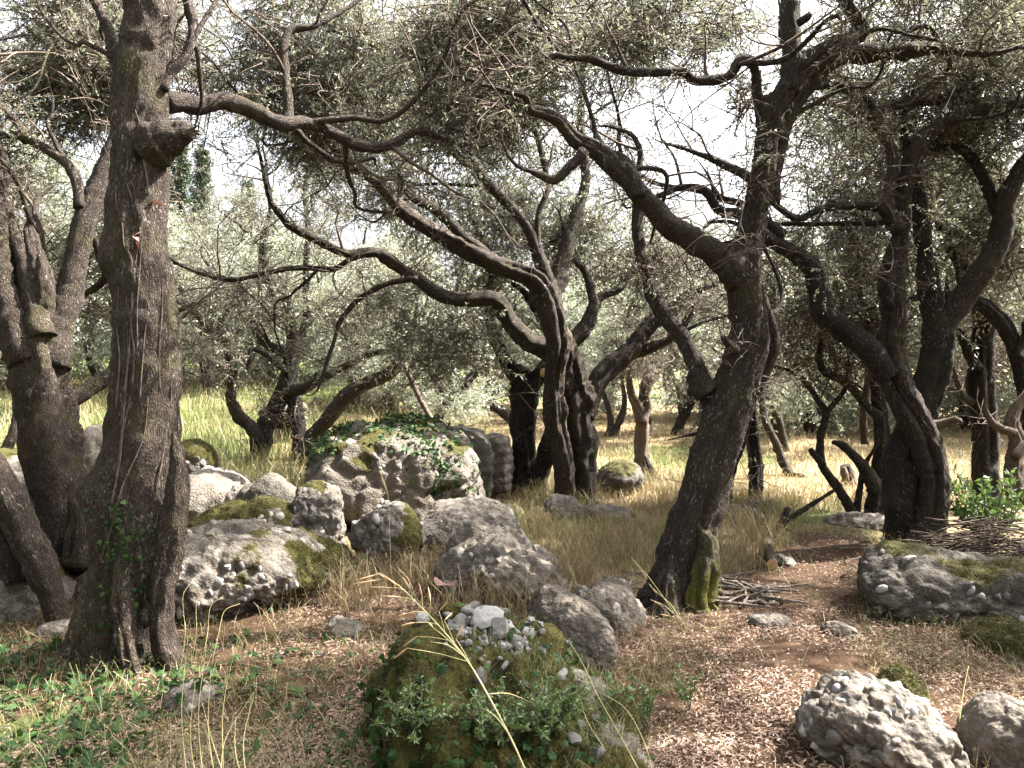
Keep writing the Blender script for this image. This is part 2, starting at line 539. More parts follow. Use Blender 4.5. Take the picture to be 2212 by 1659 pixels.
def path_at(x, y):
    """1 on the trodden earth path that winds back on the right"""
    return np.exp(-((x - (1.25 + 0.5 * (y - 4.0))) / 0.42) ** 4) * sstep(8.6, 7.6, y)


def zone(x, y):
    n = fbm(np.stack([x * 0.5, y * 0.5, x * 0], -1), 3, 21)
    straw = sstep(5.5, 8.5, y) * 0.75 + 0.15 + 0.3 * n
    straw = straw + 0.5 * sstep(0.2, 0.8, x) * sstep(2.0, 1.4, x) * sstep(5, 6, y)
    # litter path on the right
    pth = path_at(x, y)
    straw = straw - 0.9 * pth
    straw = straw - 0.4 * sstep(-0.3, -0.8, x) * sstep(6, 4.5, y)
    gr = 0.12 + 0.5 * n
    gr = gr + 0.55 * sstep(-1.0, -2.2, x) * sstep(4.6, 3.6, y) * sstep(-12, -1, x)
    gr = gr + 0.75 * np.exp(-((x - 3.2) / 1.5) ** 2 - ((y - 14.5) / 2.2) ** 2)
    gr = gr + 0.5 * np.exp(-((x - 3.6) / 1.2) ** 2 - ((y - 9.0) / 1.0) ** 2)
    gr = gr + 0.6 * sstep(-2.5, -5, x) * sstep(10, 12, y)
    gr = gr + 0.35 * sstep(24, 32, y)
    return np.clip(straw, 0, 1), np.clip(gr, 0, 1)


def build_ground():
    n = 170
    u = np.linspace(-1, 1, n)
    gx = np.sinh(u * 5.2) / math.sinh(5.2) * 160
    v = np.linspace(-1, 1, n)
    gy = np.sinh(v * 5.2) / math.sinh(5.2) * 160 + 5
    X, Y = np.meshgrid(gx, gy)
    Z = gz(X, Y)
    a, b = zone(X.ravel(), Y.ravel())
    i = np.arange(n - 1)[:, None] * n + np.arange(n - 1)[None]
    q = np.stack([i, i + 1, i + n + 1, i + n], -1).reshape(-1, 4)
    me = make_mesh('ground', np.stack([X, Y, Z], -1).reshape(-1, 3), q, None, 'ground', True, {'zone': np.stack([a, b, a * 0], 1)})
    link('ground', me, kind='structure')


build_ground()

# ------------------------------------------------------------------ foliage templates
def leaf_quads(base, dirv, side, L, W):
    """base, dirv, side (n,3); L, W (n,) -> (n,4,3) folded diamond leaves"""
    nn = nrm(np.cross(dirv, side))
    m = base + dirv * (L * 0.5)[:, None]
    a = m + side * (W * 0.5)[:, None] + nn * (W * 0.18)[:, None]
    b = m - side * (W * 0.5)[:, None] + nn * (W * 0.18)[:, None]
    t = base + dirv * L[:, None] - nn * (L * 0.06)[:, None]
    return np.stack([base, a, t, b], 1)


def perp(d, r):
    a = r.normal(size=d.shape)
    return nrm(a - d * np.sum(a * d, -1, keepdims=True))


def template(seed, ntw, lpt, tl, ll, lw, droop=0.35, bare=0.0, tri=False, twigs=True):
    r = np.random.default_rng(seed)
    LV, TV = [], []
    for i in range(ntw):
        d = nrm(r.normal(size=3) * np.array([1, 1, 0.75]) + np.array([0, 0, 0.1]))
        L = r.uniform(*tl)
        st = r.normal(size=3) * 0.05
        bend = perp(d[None], r)[0] * r.uniform(0, 0.35) + np.array([0, 0, -droop * r.uniform(0.2, 1.2)])
        f = lambda t: st + d * L * t[:, None] + bend * L * (t ** 2)[:, None]
        tt = np.array([0, 0.5, 1.0])
        c = f(tt)
        TV.append((c, np.array([0.0045, 0.003, 0.0012]) * r.uniform(0.8, 1.5)))
        if r.random() < bare: continue
        k = lpt
        t = np.sort(r.uniform(0.15, 1.03, k))
        b = f(t)
        tg = nrm(d * 1.0 + 2 * bend * t[:, None])
        pp = perp(tg, r)
        ld = nrm(tg * r.uniform(0.3, 1.0, (k, 1)) + pp * r.uniform(0.5, 1.0, (k, 1)) + np.array([0, 0, -0.15]))
        sd = perp(ld, r)
        LV.append(leaf_quads(b, ld, sd, r.uniform(ll[0], ll[1], k), r.uniform(lw[0], lw[1], k)))
    tv, tt, n = [], [], 0
    for c, rad in (TV if twigs else []):
        d = nrm(c[2] - c[0]); u = perp(d[None], r)[0]; v = np.cross(d, u)
        for i in range(2):
            for a in (0, 2.094, 4.189):
                tv.append(c[i] + (u * math.cos(a) + v * math.sin(a)) * rad[i])
        tv.append(c[2])
        for a in range(3):
            b = (a + 1) % 3
            tt += [(n + a, n + b, n + 3 + b), (n + a, n + 3 + b, n + 3 + a), (n + 3 + a, n + 3 + b, n + 6)]
        n += 7
    lv = np.concatenate(LV) if LV else np.zeros((0, 4, 3))
    if tri and len(lv):      # far leaves: one triangle each
        lv = np.stack([lv[:, 0], lv[:, 1] + (lv[:, 1] - lv[:, 3]) * 0.15, lv[:, 2]], 1)
    return lv, np.array(tv).reshape(-1, 3), np.array(tt, int).reshape(-1, 3)


TPL = {
    'near': [template(100 + i, 14, 21, (0.2, 0.55), (0.028, 0.046), (0.0078, 0.0124), bare=0.25) for i in range(10)],
    'mid': [template(200 + i, 14, 15, (0.2, 0.55), (0.038, 0.062), (0.016, 0.026), bare=0.22, tri=True) for i in range(10)],
    'far': [template(300 + i, 8, 19, (0.25, 0.7), (0.062, 0.11), (0.032, 0.052), bare=0.0, tri=True, twigs=False) for i in range(8)],
    'bare': [template(400 + i, 12, 5, (0.2, 0.6), (0.03, 0.05), (0.013, 0.02), bare=0.7, tri=True) for i in range(8)],
    'cyp': [template(500 + i, 10, 12, (0.1, 0.35), (0.07, 0.13), (0.05, 0.08), droop=-0.9, tri=True, twigs=False) for i in range(5)],
}


def place_templates(centres, kinds, scales, r, tilt=0.7):
    """leaf quads, leaf triangles, their random values, twig vertices and triangles of all clusters"""
    QV, QR, LV, LR, TV, TT, nt = [], [], [], [], [], [], 0
    kinds = np.asarray(kinds)
    for kd in sorted(set(kinds.tolist())):
        ids = np.where(kinds == kd)[0]
        tp = TPL[kd]
        pick = r.integers(0, len(tp), len(ids))
        for j in range(len(tp)):
            ii = ids[pick == j]
            if not len(ii): continue
            lv, tv, tt = tp[j]
            R = rot_random(len(ii), tilt, r) * scales[ii][:, None, None]
            if len(lv):
                a = np.einsum('nij,mj->nmi', R, lv.reshape(-1, 3)) + centres[ii][:, None]
                rn = (r.uniform(0, 0.45, len(ii))[:, None] + r.uniform(0, 0.55, (len(ii), len(lv)))).ravel()
                (QV if lv.shape[1] == 4 else LV).append(a.reshape(-1, 3))
                (QR if lv.shape[1] == 4 else LR).append(rn)
            if len(tv):
                a = np.einsum('nij,mj->nmi', R, tv) + centres[ii][:, None]
                TV.append(a.reshape(-1, 3))
                TT.append((tt[None] + (np.arange(len(ii)) * len(tv))[:, None, None] + nt).reshape(-1, 3))
                nt += len(ii) * len(tv)
    st = lambda x: np.vstack(x) if x else np.zeros((0, 3))
    return st(QV), st(LV), np.concatenate(QR + LR) if QR + LR else np.zeros(0), st(TV), st(TT).astype(int)


class Tree:
    def __init__(self, name, base, label, seed, cat='tree', group=None, bark='bark', leaf='olive_leaf'):
        self.org = np.asarray(base, float)
        self.root = empty(name, base, label, cat, group)
        self.seed, self.bark, self.leaf = seed, bark, leaf
        self.r = np.random.default_rng(seed)
        self.sk, self.skr, self.skd = [], [], []
        self.cc, self.ck, self.cs = [], [], []
        self.k = 0
        self.shoots = []

    def tube(self, name, pts, rad, sides=12, step=0.06, gnarl=0.12, lobes=0.0, twist=0.0, wob=0.0, ridge=0.0, bark=None, skel=True, tip='round', label=None, crease=0, knots=0.0):
        self.k += 1
        pts = [np.asarray(a, float) for a in pts]; rad = list(rad)
        if name in ('limb', 'trunk') and tip == 'round' and rad[-1] > 0.006:
            L = min(0.9, 14 * rad[-1] + 0.15); dv = nrm(pts[-1] - pts[-2]); r0 = rad[-1]
            for f_, g_ in ((0.35, 0.62), (0.7, 0.38), (1.0, 0.0)):
                dv = nrm(dv + self.r.normal(size=3) * 0.28 + np.array([0, 0, 0.10]))
                pts.append(pts[-1] + dv * L * 0.34); rad.append(max(0.0035, r0 * g_))
        if name == 'root':
            rad[0] *= 0.25; rad[1] *= 0.75
        v, q, t, b, p, r = sweep(pts, rad, sides, step, self.seed * 7 + self.k, gnarl, lobes, twist, wob, ridge, tip, crease, knots)
        me = make_mesh(name, v - self.org, q, t, bark or self.bark, True, {'bark': b})
        o = link(name, me, self.root, label=label)
        if skel and name in ('limb', 'trunk'):
            n = len(p); S_ = np.concatenate([[0], np.cumsum(np.linalg.norm(np.diff(p, axis=0), axis=1))])
            at = 0.35 + self.r.uniform(0, 0.3)
            while at < S_[-1]:
                i = int(np.searchsorted(S_, at)); i = min(i, n - 2)
                if r[i] < 0.052 and p[i][2] > 1.0:
                    d = nrm(p[i + 1] - p[i]); o_ = perp(d[None], self.r)[0]
                    dv = nrm(d * 0.5 + o_ + np.array([0, 0, 0.2]))
                    L = self.r.uniform(0.3, 1.25); r0 = min(0.5 * r[i], self.r.uniform(0.007, 0.021)); c_ = [p[i]]
                    for _ in range(6):
                        dv = nrm(dv + self.r.normal(size=3) * 0.33 + np.array([0, 0, 0.04])); c_.append(c_[-1] + dv * L / 6)
                    self.shoots.append((np.array(c_), np.linspace(r0, 0.003, 7)))
                    for j_ in (2, 3, 4):
                        if self.r.random() < 0.55:
                            e_ = nrm(c_[j_] - c_[j_ - 1] + perp(dv[None], self.r)[0] * 0.9); f_ = [c_[j_]]
                            for _ in range(3):
                                e_ = nrm(e_ + self.r.normal(size=3) * 0.45); f_.append(f_[-1] + e_ * L * 0.14)
                            self.shoots.append((np.array(f_), np.linspace(r0 * 0.5, 0.0025, 4)))
                at += self.r.uniform(0.2, 0.6)
        if skel and name in ('limb', 'trunk'):
            self.sk.append(p); self.skr.append(r); self.skd.append(nrm(np.gradient(p, axis=0)))
        return o, (v, q, t)

    def px(self, name, nodes, d0, d1=None, **kw):
        """Limb measured in the photo: nodes (x, y, half width) with the distance running d0 -> d1."""
        d1 = d0 if d1 is None else d1
        n = len(nodes)
        pts, rad = [], []
        for i, nd in enumerate(nodes):
            d = d0 + (d1 - d0) * i / max(1, n - 1)
            if len(nd) > 3: d = nd[3]
            pts.append(P(nd[0], nd[1], d)); rad.append(nd[2] * d / F)
        return self.tube(name, pts, rad, **kw)

    def blob(self, px, py, d, rx, ry, rd, n, kind='near', s=1.0, hole=0.0):
        c = P(px, py, d)
        self.wblob(c, (rx * d / F, rd, ry * d / F), n, kind, s, hole)

    def wblob(self, c, rad, n, kind='near', s=1.0, hole=0.0):
        r = self.r
        m = int(n * (2 + hole))
        q = nrm(r.normal(size=(m, 3))) * (r.random((m, 1)) ** 0.42)
        q = np.asarray(c) + q * np.asarray(rad)
        nz = fbm(q * (1.15 - 0.15 * hole), 2, 77)
        q = q[np.argsort(-nz + 0.16 * r.normal(size=m))][:n]
        g = gz(q[:, 0], q[:, 1])
        q[:, 2] = np.maximum(q[:, 2], g + 0.25)
        self.cc.append(q); self.ck += [kind] * n; self.cs.append(s * r.uniform(0.75, 1.3, n))

    def extra(self, n, L=(1.2, 2.4), zmin=1.9):
        """long thin crooked side limbs off the measured ones"""
        P_ = np.vstack(self.sk); R_ = np.concatenate(self.skr); D_ = np.vstack(self.skd)
        ok = np.where((P_[:, 2] > zmin) & (R_ > 0.018) & (R_ < 0.075))[0]
        for i in self.r.choice(ok, n, replace=False):
            ln = self.r.uniform(*L); out = P_[i] - self.org; out[2] = 0
            dv = nrm(D_[i] * 0.7 + perp(D_[i][None], self.r)[0] * 0.9 + nrm(out) * 0.35 + np.array([0, 0.15, 0.35]))
            c = [P_[i]]
            for k in range(8):
                dv = nrm(dv + self.r.normal(size=3) * np.array([0.42, 0.42, 0.34]) + np.array([0, 0, 0.05]))
                c.append(c[-1] + dv * ln / 8 * self.r.uniform(0.6, 1.4))
            r0 = min(0.6 * R_[i], self.r.uniform(0.014, 0.03))
            self.tube('limb', c, np.linspace(r0, 0.005, 9), **THIN)

    def finish(self, connect=True, tilt=0.7, maxlen=2.2):
        if not self.cc: return self
        r = self.r
        if self.shoots and connect:
            e = np.array([c_[-1] for c_, _ in self.shoots])
            self.cc.append(e); self.ck += ['bare' if r.random() < 0.85 else 'near' for _ in e]; self.cs.append(r.uniform(0.5, 0.95, len(e)))
        C = np.vstack(self.cc); S = np.concatenate(self.cs); K = np.array(self.ck)
        qv, lv, rn, tv, tt_ = place_templates(C, K, S, r, tilt)
        sp = Soup()
        if len(tv): sp.add(tv, None, tt_)
        for i, (c_, rr_) in enumerate(self.shoots):
            v, q, tt, b, p, rr = sweep(c_, rr_, 4, 0.10, i, 0.15, wob=0.02)
            sp.add(v, q, tt)
            self.sk.append(p); self.skr.append(rr); self.skd.append(nrm(np.gradient(p, axis=0)))
        if connect:
            node = np.vstack(self.sk); nr = np.concatenate(self.skr); ndir = np.vstack(self.skd)
            d0 = np.array([np.min(np.linalg.norm(node - c, axis=1)) for c in C])
            for i in np.argsort(d0):
                c = C[i]
                dv = c - node
                dist = np.linalg.norm(dv, axis=1)
                cost = dist * (1.25 - 0.3 * np.sum(dv * ndir, 1) / np.maximum(dist, 1e-6)) + np.clip(nr - 0.05, 0, 1) * 3
                j = int(np.argmin(cost))
                L = dist[j]
                if L < 0.08: continue
                a = node[j]
                if L > maxlen:
                    a = c + (a - c) * (maxlen / L); L = maxlen
                r0 = min(nr[j] * 0.8, 0.006 + 0.013 * L); r1 = 0.0036
                t = np.array([0, 0.33, 0.68, 1.0])
                pts = a + (c - a) * t[:, None]
                pts[1] += ndir[j] * L * 0.12 + r.normal(size=3) * L * 0.09
                pts[2] += r.normal(size=3) * L * 0.09
                rad = r0 + (r1 - r0) * t
                v, q, tt, b, p, rr = sweep(pts, rad, 5 if r0 > 0.012 else 3, max(0.1, L / 6), i, 0.15, wob=0.03)
                sp.add(v, q, tt)
                node = np.vstack([node, p[2:]]); nr = np.concatenate([nr, rr[2:]]); ndir = np.vstack([ndir, nrm(np.gradient(p, axis=0))[2:]])
        if sp.n: link('twigs', sp.mesh('twigs', 'twig', self.org, True), self.root, kind='stuff')
        if len(rn):
            nq, nl = len(qv) // 4, len(lv) // 3
            me = make_mesh('crown', np.vstack([qv, lv]) - self.org, np.arange(nq * 4).reshape(-1, 4) if nq else None, (np.arange(nl * 3) + nq * 4).reshape(-1, 3) if nl else None, self.leaf, False, None, {'rnd': rn})
            link('crown', me, self.root, kind='stuff')
        return self


def dg(px, py):
    """Distance at which the line of sight through a photo pixel meets the ground."""
    for d in np.arange(2.0, 60, 0.02):
        p = P(px, py, d)
        if p[2] <= gz(p[0], p[1]): return float(d)
    return 60.0


def on_ground(p):
    return (p[0], p[1], float(gz(p[0], p[1])))


HERO = dict(sides=48, step=0.022, gnarl=0.085, ridge=0.018, crease=7, knots=1.2)
MIDT = dict(sides=30, step=0.04, gnarl=0.14, ridge=0.010, crease=6, knots=1.5)
LIMB = dict(sides=18, step=0.035, gnarl=0.14, ridge=0.006, wob=0.022, crease=4, knots=2.6)
THIN = dict(sides=9, step=0.045, gnarl=0.16, wob=0.03, knots=2.5)

# ---- A: the big trunk near the left edge, ivy stems running up it
dA = dg(270, 1405)
A = Tree('olive_tree', on_ground(P(270, 1405, dA)), 'thick straight olive trunk laced with pale ivy stems, nearest at the left', 1, bark='bark_pale')
_, Amesh = A.px('trunk', [(262, 1440, 108), (264, 1390, 98), (273, 1330, 92), (281, 1265, 88), (288, 1180, 86), (302, 1080, 84), (308, 980, 80), (315, 880, 74), (318, 830, 73), (318, 720, 69), (312, 630, 65), (299, 530, 60), (297, 430, 59), (302, 350, 60), (298, 260, 57), (308, 150, 58), (320, 60, 53), (322, -40, 50), (318, -160, 46), (330, -300, 40)], dA, dA + 0.05, lobes=0.035, twist=0.35, **HERO)
A.px('root', [(372, 930, 14), (384, 1000, 22), (384, 1080, 27), (366, 1180, 28), (352, 1280, 26), (350, 1350, 28), (362, 1405, 30), (385, 1445, 24), (410, 1470, 12)], dA - 0.16, dA - 0.26, lobes=0.05, **HERO)
A.px('root', [(290, 1150, 20), (275, 1220, 30), (266, 1300, 26), (270, 1360, 22), (280, 1420, 20), (292, 1470, 14)], dA - 0.18, dA - 0.36, lobes=0.05, **HERO)
A.px('root', [(225, 1200, 36), (205, 1290, 40), (190, 1350, 38), (165, 1405, 30), (135, 1450, 18)], dA - 0.05, dA - 0.2, lobes=0.06, **HERO)
A.px('broken_stub', [(312, 325, 44), (336, 312, 50), (362, 299, 40), (386, 290, 31), (404, 286, 23), (416, 284, 14)], dA - 0.02, dA - 0.06, sides=36, step=0.014, gnarl=0.12, ridge=0.012, crease=3, tip='flat')
for i_, (ex, ey) in enumerate(((428, 270), (432, 282), (426, 296), (438, 292))):
    A.px('splinter', [(408, 284, 5), ((408 + ex) / 2, (284 + ey) / 2, 4), (ex, ey, 1)], dA - 0.17, dA - 0.2, sides=5, step=0.02, bark='deadwood', skel=False)
A.px('limb', [(262, 160, 14), (245, 125, 12), (228, 78, 12), (205, 20, 11), (185, -40, 10), (150, -150, 8)], dA, dA + 0.3, **LIMB)
A.px('limb', [(352, 195, 10), (366, 160, 10), (398, 118, 10), (414, 66, 11), (408, 10, 12), (396, -60, 11), (420, -180, 9)], dA, dA + 0.2, **LIMB)
A.px('limb', [(355, 222, 24), (395, 222, 21), (432, 232, 20), (490, 220, 18), (552, 243, 18), (612, 268, 18), (655, 264, 14), (703, 278, 13), (752, 306, 13), (800, 318, 12), (850, 308, 11), (882, 286, 10), (912, 280, 8), (960, 302, 5), (1010, 318, 4)], dA + 0.15, dA + 1.5, **LIMB)
A.px('limb', [(620, 275, 12, dA + 0.75), (622, 225, 10, dA + 0.8), (619, 150, 9, dA + 0.8), (617, 100, 9, dA + 0.8), (632, 66, 9, dA + 0.85), (672, 62, 7, dA + 0.9), (730, 30, 5, dA + 1.0), (790, -20, 4, dA + 1.1)], dA, **LIMB)
A.px('limb', [(640, 280, 7, dA + 0.8), (668, 315, 6, dA + 0.9), (712, 345, 6, dA + 1.1), (760, 352, 5, dA + 1.3), (800, 340, 4, dA + 1.5)], dA, **THIN)
A.px('limb', [(425, 100, 6, dA + 0.1), (432, 160, 5, dA + 0.15), (436, 210, 4, dA + 0.2)], dA, **THIN)
bvA = BVHTree.FromPolygons([Vector(v) for v in Amesh[0]], [tuple(map(int, q)) for q in Amesh[1]])


def on_A(px, py, off=0.004):
    d = Vector(ray(px, py))
    h = bvA.ray_cast(Vector(CAMP), d)
    return None if h[0] is None else np.array(h[0] - d * off)


for vn in ([(288, 195), (286, 260), (284, 310), (276, 345), (284, 385), (297, 430), (301, 500), (292, 560), (284, 640), (281, 720), (276, 790), (270, 900), (262, 1000), (246, 1090)],
           [(292, 238), (304, 275), (308, 320), (318, 380), (322, 420)],
           [(249, 400), (252, 440), (264, 480), (267, 530), (282, 560), (287, 640), (282, 690), (290, 760), (286, 830)],
           [(262, 372), (272, 395), (283, 432), (285, 480), (282, 540)],
           [(320, 448), (306, 480), (305, 540), (302, 610), (296, 680), (292, 760), (280, 850), (268, 930)],
           [(352, 600), (348, 680), (342, 770), (344, 840)],
           [(262, 560), (272, 640), (276, 730), (272, 800), (262, 870), (258, 950), (250, 1030)],
           [(365, 780), (368, 860), (360, 940), (350, 1000), (335, 1060)],
           [(320, 860), (312, 930), (296, 980), (282, 1010), (262, 1060), (240, 1140), (215, 1210)],
           [(256, 620), (252, 700), (257, 780), (250, 880)],
           [(300, 620), (320, 660), (312, 720), (305, 800), (300, 860)]):
    pts = [on_A(*q) for q in vn]
    pts = [q for q in pts if q is not None]
    if len(pts) > 2:
        A.tube('ivy_stem', pts, np.linspace(0.0022, 0.0062, len(pts)) * rng.uniform(0.7, 1.15), sides=6, step=0.02, gnarl=0.2, wob=0.012, bark='vine', skel=False)
for px_, py_ in ((292, 520), (305, 498), (325, 430), (300, 512)):
    q = on_A(px_, py_, 0.012)
    lv = leaf_quads(q[None], nrm(rng.normal(size=(1, 3))), nrm(rng.normal(size=(1, 3))), np.array([0.07]), np.array([0.045]))[0]
    link('dead_leaf', make_mesh('dead_leaf', lv - A.org, [[0, 1, 2, 3]], None, 'dead_leaf'), A.root)
A.blob(560, 110, 7.50, 330, 150, 0.9, 136)
A.blob(850, 150, 7.80, 230, 140, 0.9, 97)
A.blob(720, 290, 7.70, 260, 70, 0.6, 52)
A.blob(150, 60, 7.10, 220, 140, 0.9, 84)
A.wblob((-3.6, 3.6, 5.4), (1.6, 1.8, 0.8), 40, 'far')
A.extra(5)
A.finish()

# ---- B: forked sunlit trunk behind it at the left edge
dB = dA + 1.15
B = Tree('olive_tree', on_ground(P(140, 1175, dB)), 'sunlit olive forking into pale heavy limbs behind the ivy-stemmed trunk', 2, bark='bark_pale')
B.px('trunk', [(150, 1290, 62), (146, 1190, 56), (142, 1090, 57), (112, 980, 58), (92, 880, 56), (85, 800, 60), (82, 735, 58), (85, 700, 40)], dB, lobes=0.06, **HERO)
B.px('limb', [(70, 780, 50), (40, 705, 44), (12, 620, 38), (-4, 530, 30), (-12, 430, 22), (-20, 330, 18), (-60, 200, 14)], dB - 0.05, dB - 0.1, lobes=0.04, **LIMB)
B.px('limb', [(92, 730, 28), (72, 665, 25), (55, 600, 22), (40, 530, 17), (24, 455, 12), (8, 385, 9), (0, 330, 7)], dB - 0.12, dB + 0.1, **LIMB)
B.px('limb', [(70, 640, 16), (82, 590, 15), (76, 545, 14), (80, 505, 11)], dB + 0.05, dB + 0.2, **LIMB)
B.px('limb', [(105, 790, 46), (122, 720, 36), (142, 660, 29), (160, 600, 25), (172, 545, 24), (184, 480, 24), (196, 430, 23), (214, 385, 21), (236, 330, 16), (262, 270, 13), (300, 190, 11)], dB, dB + 0.4, lobes=0.04, **LIMB)
B.px('limb', [(172, 450, 13), (166, 395, 12), (148, 355, 11), (102, 326, 10), (55, 306, 10), (0, 292, 7), (-60, 280, 5)], dB + 0.15, dB + 0.5, **THIN)
B.px('limb', [(55, 306, 9), (40, 276, 8), (15, 250, 7), (-12, 215, 6), (-60, 150, 4)], dB + 0.38, dB + 0.5, **THIN)
B.px('limb', [(140, 348, 6), (118, 302, 4), (100, 262, 4), (112, 240, 3)], dB + 0.3, dB + 0.3, **THIN)
B.px('limb', [(110, 905, 20), (150, 868, 18), (200, 838, 17), (250, 798, 16), (290, 740, 13)], dB + 0.2, dB + 0.9, bark='bark', **LIMB)
B.px('limb', [(180, 520, 8), (205, 515, 8), (226, 570, 9), (233, 598, 9), (206, 622, 8), (180, 632, 6)], dB + 0.5, dB + 0.8, **THIN)
B.px('root', [(150, 1080, 30), (176, 1100, 30), (180, 1150, 32), (172, 1220, 34)], dB - 0.1, dB - 0.15, lobes=0.08, **MIDT)
B.blob(110, 150, 7.10, 220, 150, 0.9, 117)
B.blob(40, 440, 7.70, 150, 160, 0.8, 43)
B.blob(180, 560, 7.90, 130, 180, 0.6, 53)
B.extra(4)
B.finish()

# ---- low leaning trunk in the left corner of the grove
dB2 = 5.1
B2 = Tree('leaning_tree', on_ground(P(60, 1190, dB2)), 'low hollow olive trunk leaning out of frame beside the forked tree', 3, bark='bark_pale')
B2.px('trunk', [(150, 1420, 20), (120, 1310, 26), (92, 1230, 30), (68, 1180, 32), (45, 1130, 34), (15, 1070, 34), (-25, 1010, 34), (-80, 930, 32), (-120, 830, 28)], dB2, dB2 + 0.1, lobes=0.09, **MIDT)
B2.px('trunk_base', [(40, 1260, 30), (30, 1200, 44), (5, 1150, 40), (-25, 1090, 26)], dB2 + 0.1, dB2 + 0.2, lobes=0.1, bark='bark_dark', **MIDT)

# ---- C: the leaning olive right of centre
dC = dg(1460, 1300)
C = Tree('olive_tree', on_ground(P(1462, 1305, dC)), 'tall olive leaning to the right over a heap of sticks, moss at its foot', 4)
C.px('trunk', [(1440, 1370, 80), (1450, 1310, 72), (1462, 1270, 62), (1484, 1185, 55), (1513, 1085, 51), (1545, 980, 52), (1572, 890, 52), (1592, 830, 48), (1612, 770, 45), (1624, 700, 43), (1612, 630, 40), (1606, 575, 42), (1620, 510, 31), (1634, 450, 27), (1647, 390, 26), (1656, 320, 25), (1668, 245, 26), (1700, 190, 23), (1728, 152, 20), (1765, 118, 18), (1812, 95, 17), (1850, 80, 15), (1864, 62, 13), (1845, 30, 13), (1822, -10, 14), (1800, -90, 12)], dC, dC + 0.1, lobes=0.06, twist=0.8, **HERO)
C.px('root', [(1505, 1130, 22), (1530, 1180, 27), (1522, 1250, 30), (1512, 1300, 32), (1530, 1330, 30), (1565, 1352, 16)], dC - 0.12, dC - 0.25, lobes=0.08, bark='bark_mossy', **HERO)
C.px('root', [(1450, 1200, 26), (1440, 1270, 34), (1440, 1330, 36), (1455, 1370, 30)], dC - 0.16, dC - 0.3, lobes=0.08, **HERO)
C.px('root', [(1430, 1270, 26), (1405, 1310, 24), (1372, 1340, 14), (1350, 1352, 6)], dC - 0.02, dC - 0.2, **LIMB)
C.px('root', [(1515, 1290, 34), (1560, 1318, 22), (1590, 1345, 10)], dC - 0.1, dC - 0.2, bark='bark_mossy', **LIMB)
C.px('limb', [(1604, 600, 38), (1570, 566, 33), (1531, 535, 28), (1491, 511, 25), (1446, 488, 24), (1408, 452, 23), (1376, 420, 22), (1346, 385, 22), (1306, 347, 22), (1276, 322, 20), (1246, 309, 18), (1226, 285, 15), (1206, 261, 15), (1176, 250, 13), (1151, 240, 12), (1141, 213, 9), (1100, 200, 6), (1040, 182, 5), (985, 165, 4)], dC, dC - 0.6, **LIMB)
C.px('limb', [(1380, 425, 14), (1372, 390, 16), (1354, 357, 17), (1336, 340, 16), (1320, 331, 12), (1310, 325, 6)], dC - 0.28, dC - 0.2, **LIMB)
C.px('limb', [(1262, 325, 13), (1248, 345, 11), (1226, 367, 11), (1201, 394, 10), (1171, 385, 9), (1156, 378, 6)], dC - 0.45, dC - 0.5, **THIN)
C.px('limb', [(1545, 880, 24), (1525, 838, 23), (1507, 800, 19), (1490, 757, 18), (1466, 716, 18), (1427, 666, 17), (1402, 602, 15), (1387, 550, 14), (1380, 500, 13), (1382, 450, 12), (1378, 395, 9), (1388, 340, 7), (1372, 300, 5), (1340, 285, 4)], dC + 0.05, dC + 0.6, **LIMB)
C.px('knot', [(1528, 850, 26), (1512, 830, 27), (1498, 808, 22)], dC + 0.0, dC + 0.02, sides=18, step=0.03, gnarl=0.25)
C.px('limb', [(1652, 330, 14), (1646, 275, 12), (1642, 200, 11), (1636, 150, 11), (1616, 126, 11), (1596, 136, 11), (1576, 164, 10), (1536, 172, 11), (1501, 170, 10), (1484, 154, 10), (1456, 150, 9), (1396, 152, 9), (1346, 147, 9), (1306, 130, 9), (1271, 121, 8), (1231, 120, 7), (1196, 117, 7), (1156, 135, 6), (1138, 150, 4), (1100, 165, 3)], dC + 0.1, dC - 0.4, **LIMB)
C.px('limb', [(1672, 440, 14), (1674, 380, 15), (1684, 310, 17), (1694, 270, 18), (1724, 210, 18), (1774, 150, 20), (1819, 124, 20), (1875, 118, 20), (1940, 104, 17), (2028, 102, 14), (2080, 110, 8), (2139, 118, 6), (2200, 105, 4)], dC + 0.14, dC + 0.5, **LIMB)
C.px('limb', [(1706, 200, 20), (1712, 150, 21), (1712, 100, 22), (1709, 40, 21), (1702, -30, 21), (1690, -150, 18)], dC + 0.06, dC + 0.15, **LIMB)
C.px('broken_stub', [(1725, 50, 9), (1742, 38, 9), (1750, 30, 7)], dC, dC, tip='flat', **THIN)
C.px('limb', [(1640, 400, 12), (1621, 386, 10), (1581, 361, 9), (1536, 336, 8), (1506, 325, 6), (1476, 315, 4)], dC + 0.02, dC + 0.3, **THIN)
C.px('limb', [(1640, 640, 14), (1660, 700, 15), (1668, 750, 15), (1652, 805, 13), (1632, 850, 12)], dC + 0.12, dC + 0.1, **LIMB)
C.px('broken_stub', [(1590, 760, 12), (1572, 740, 9), (1562, 728, 6)], dC - 0.15, dC - 0.2, tip='flat', **THIN)
C.blob(1130, 110, 6.60, 260, 120, 0.8, 136)
C.blob(1010, 240, 6.40, 150, 90, 0.6, 47)
C.blob(1330, 60, 7.00, 170, 70, 0.8, 68)
C.blob(1560, 40, 7.20, 90, 70, 0.5, 23)
C.blob(1950, 80, 7.60, 300, 120, 1.0, 87)
C.blob(1850, 200, 7.80, 170, 70, 0.6, 42)
C.blob(2120, 220, 7.80, 170, 150, 0.9, 84)
C.blob(1600, 210, 7.10, 40, 50, 0.3, 7)
C.wblob((3.2, 3.9, 4.9), (1.8, 1.3, 0.5), 40, 'far', 1.0, 2.0)  # crown foliage added above the view to shade the near ground
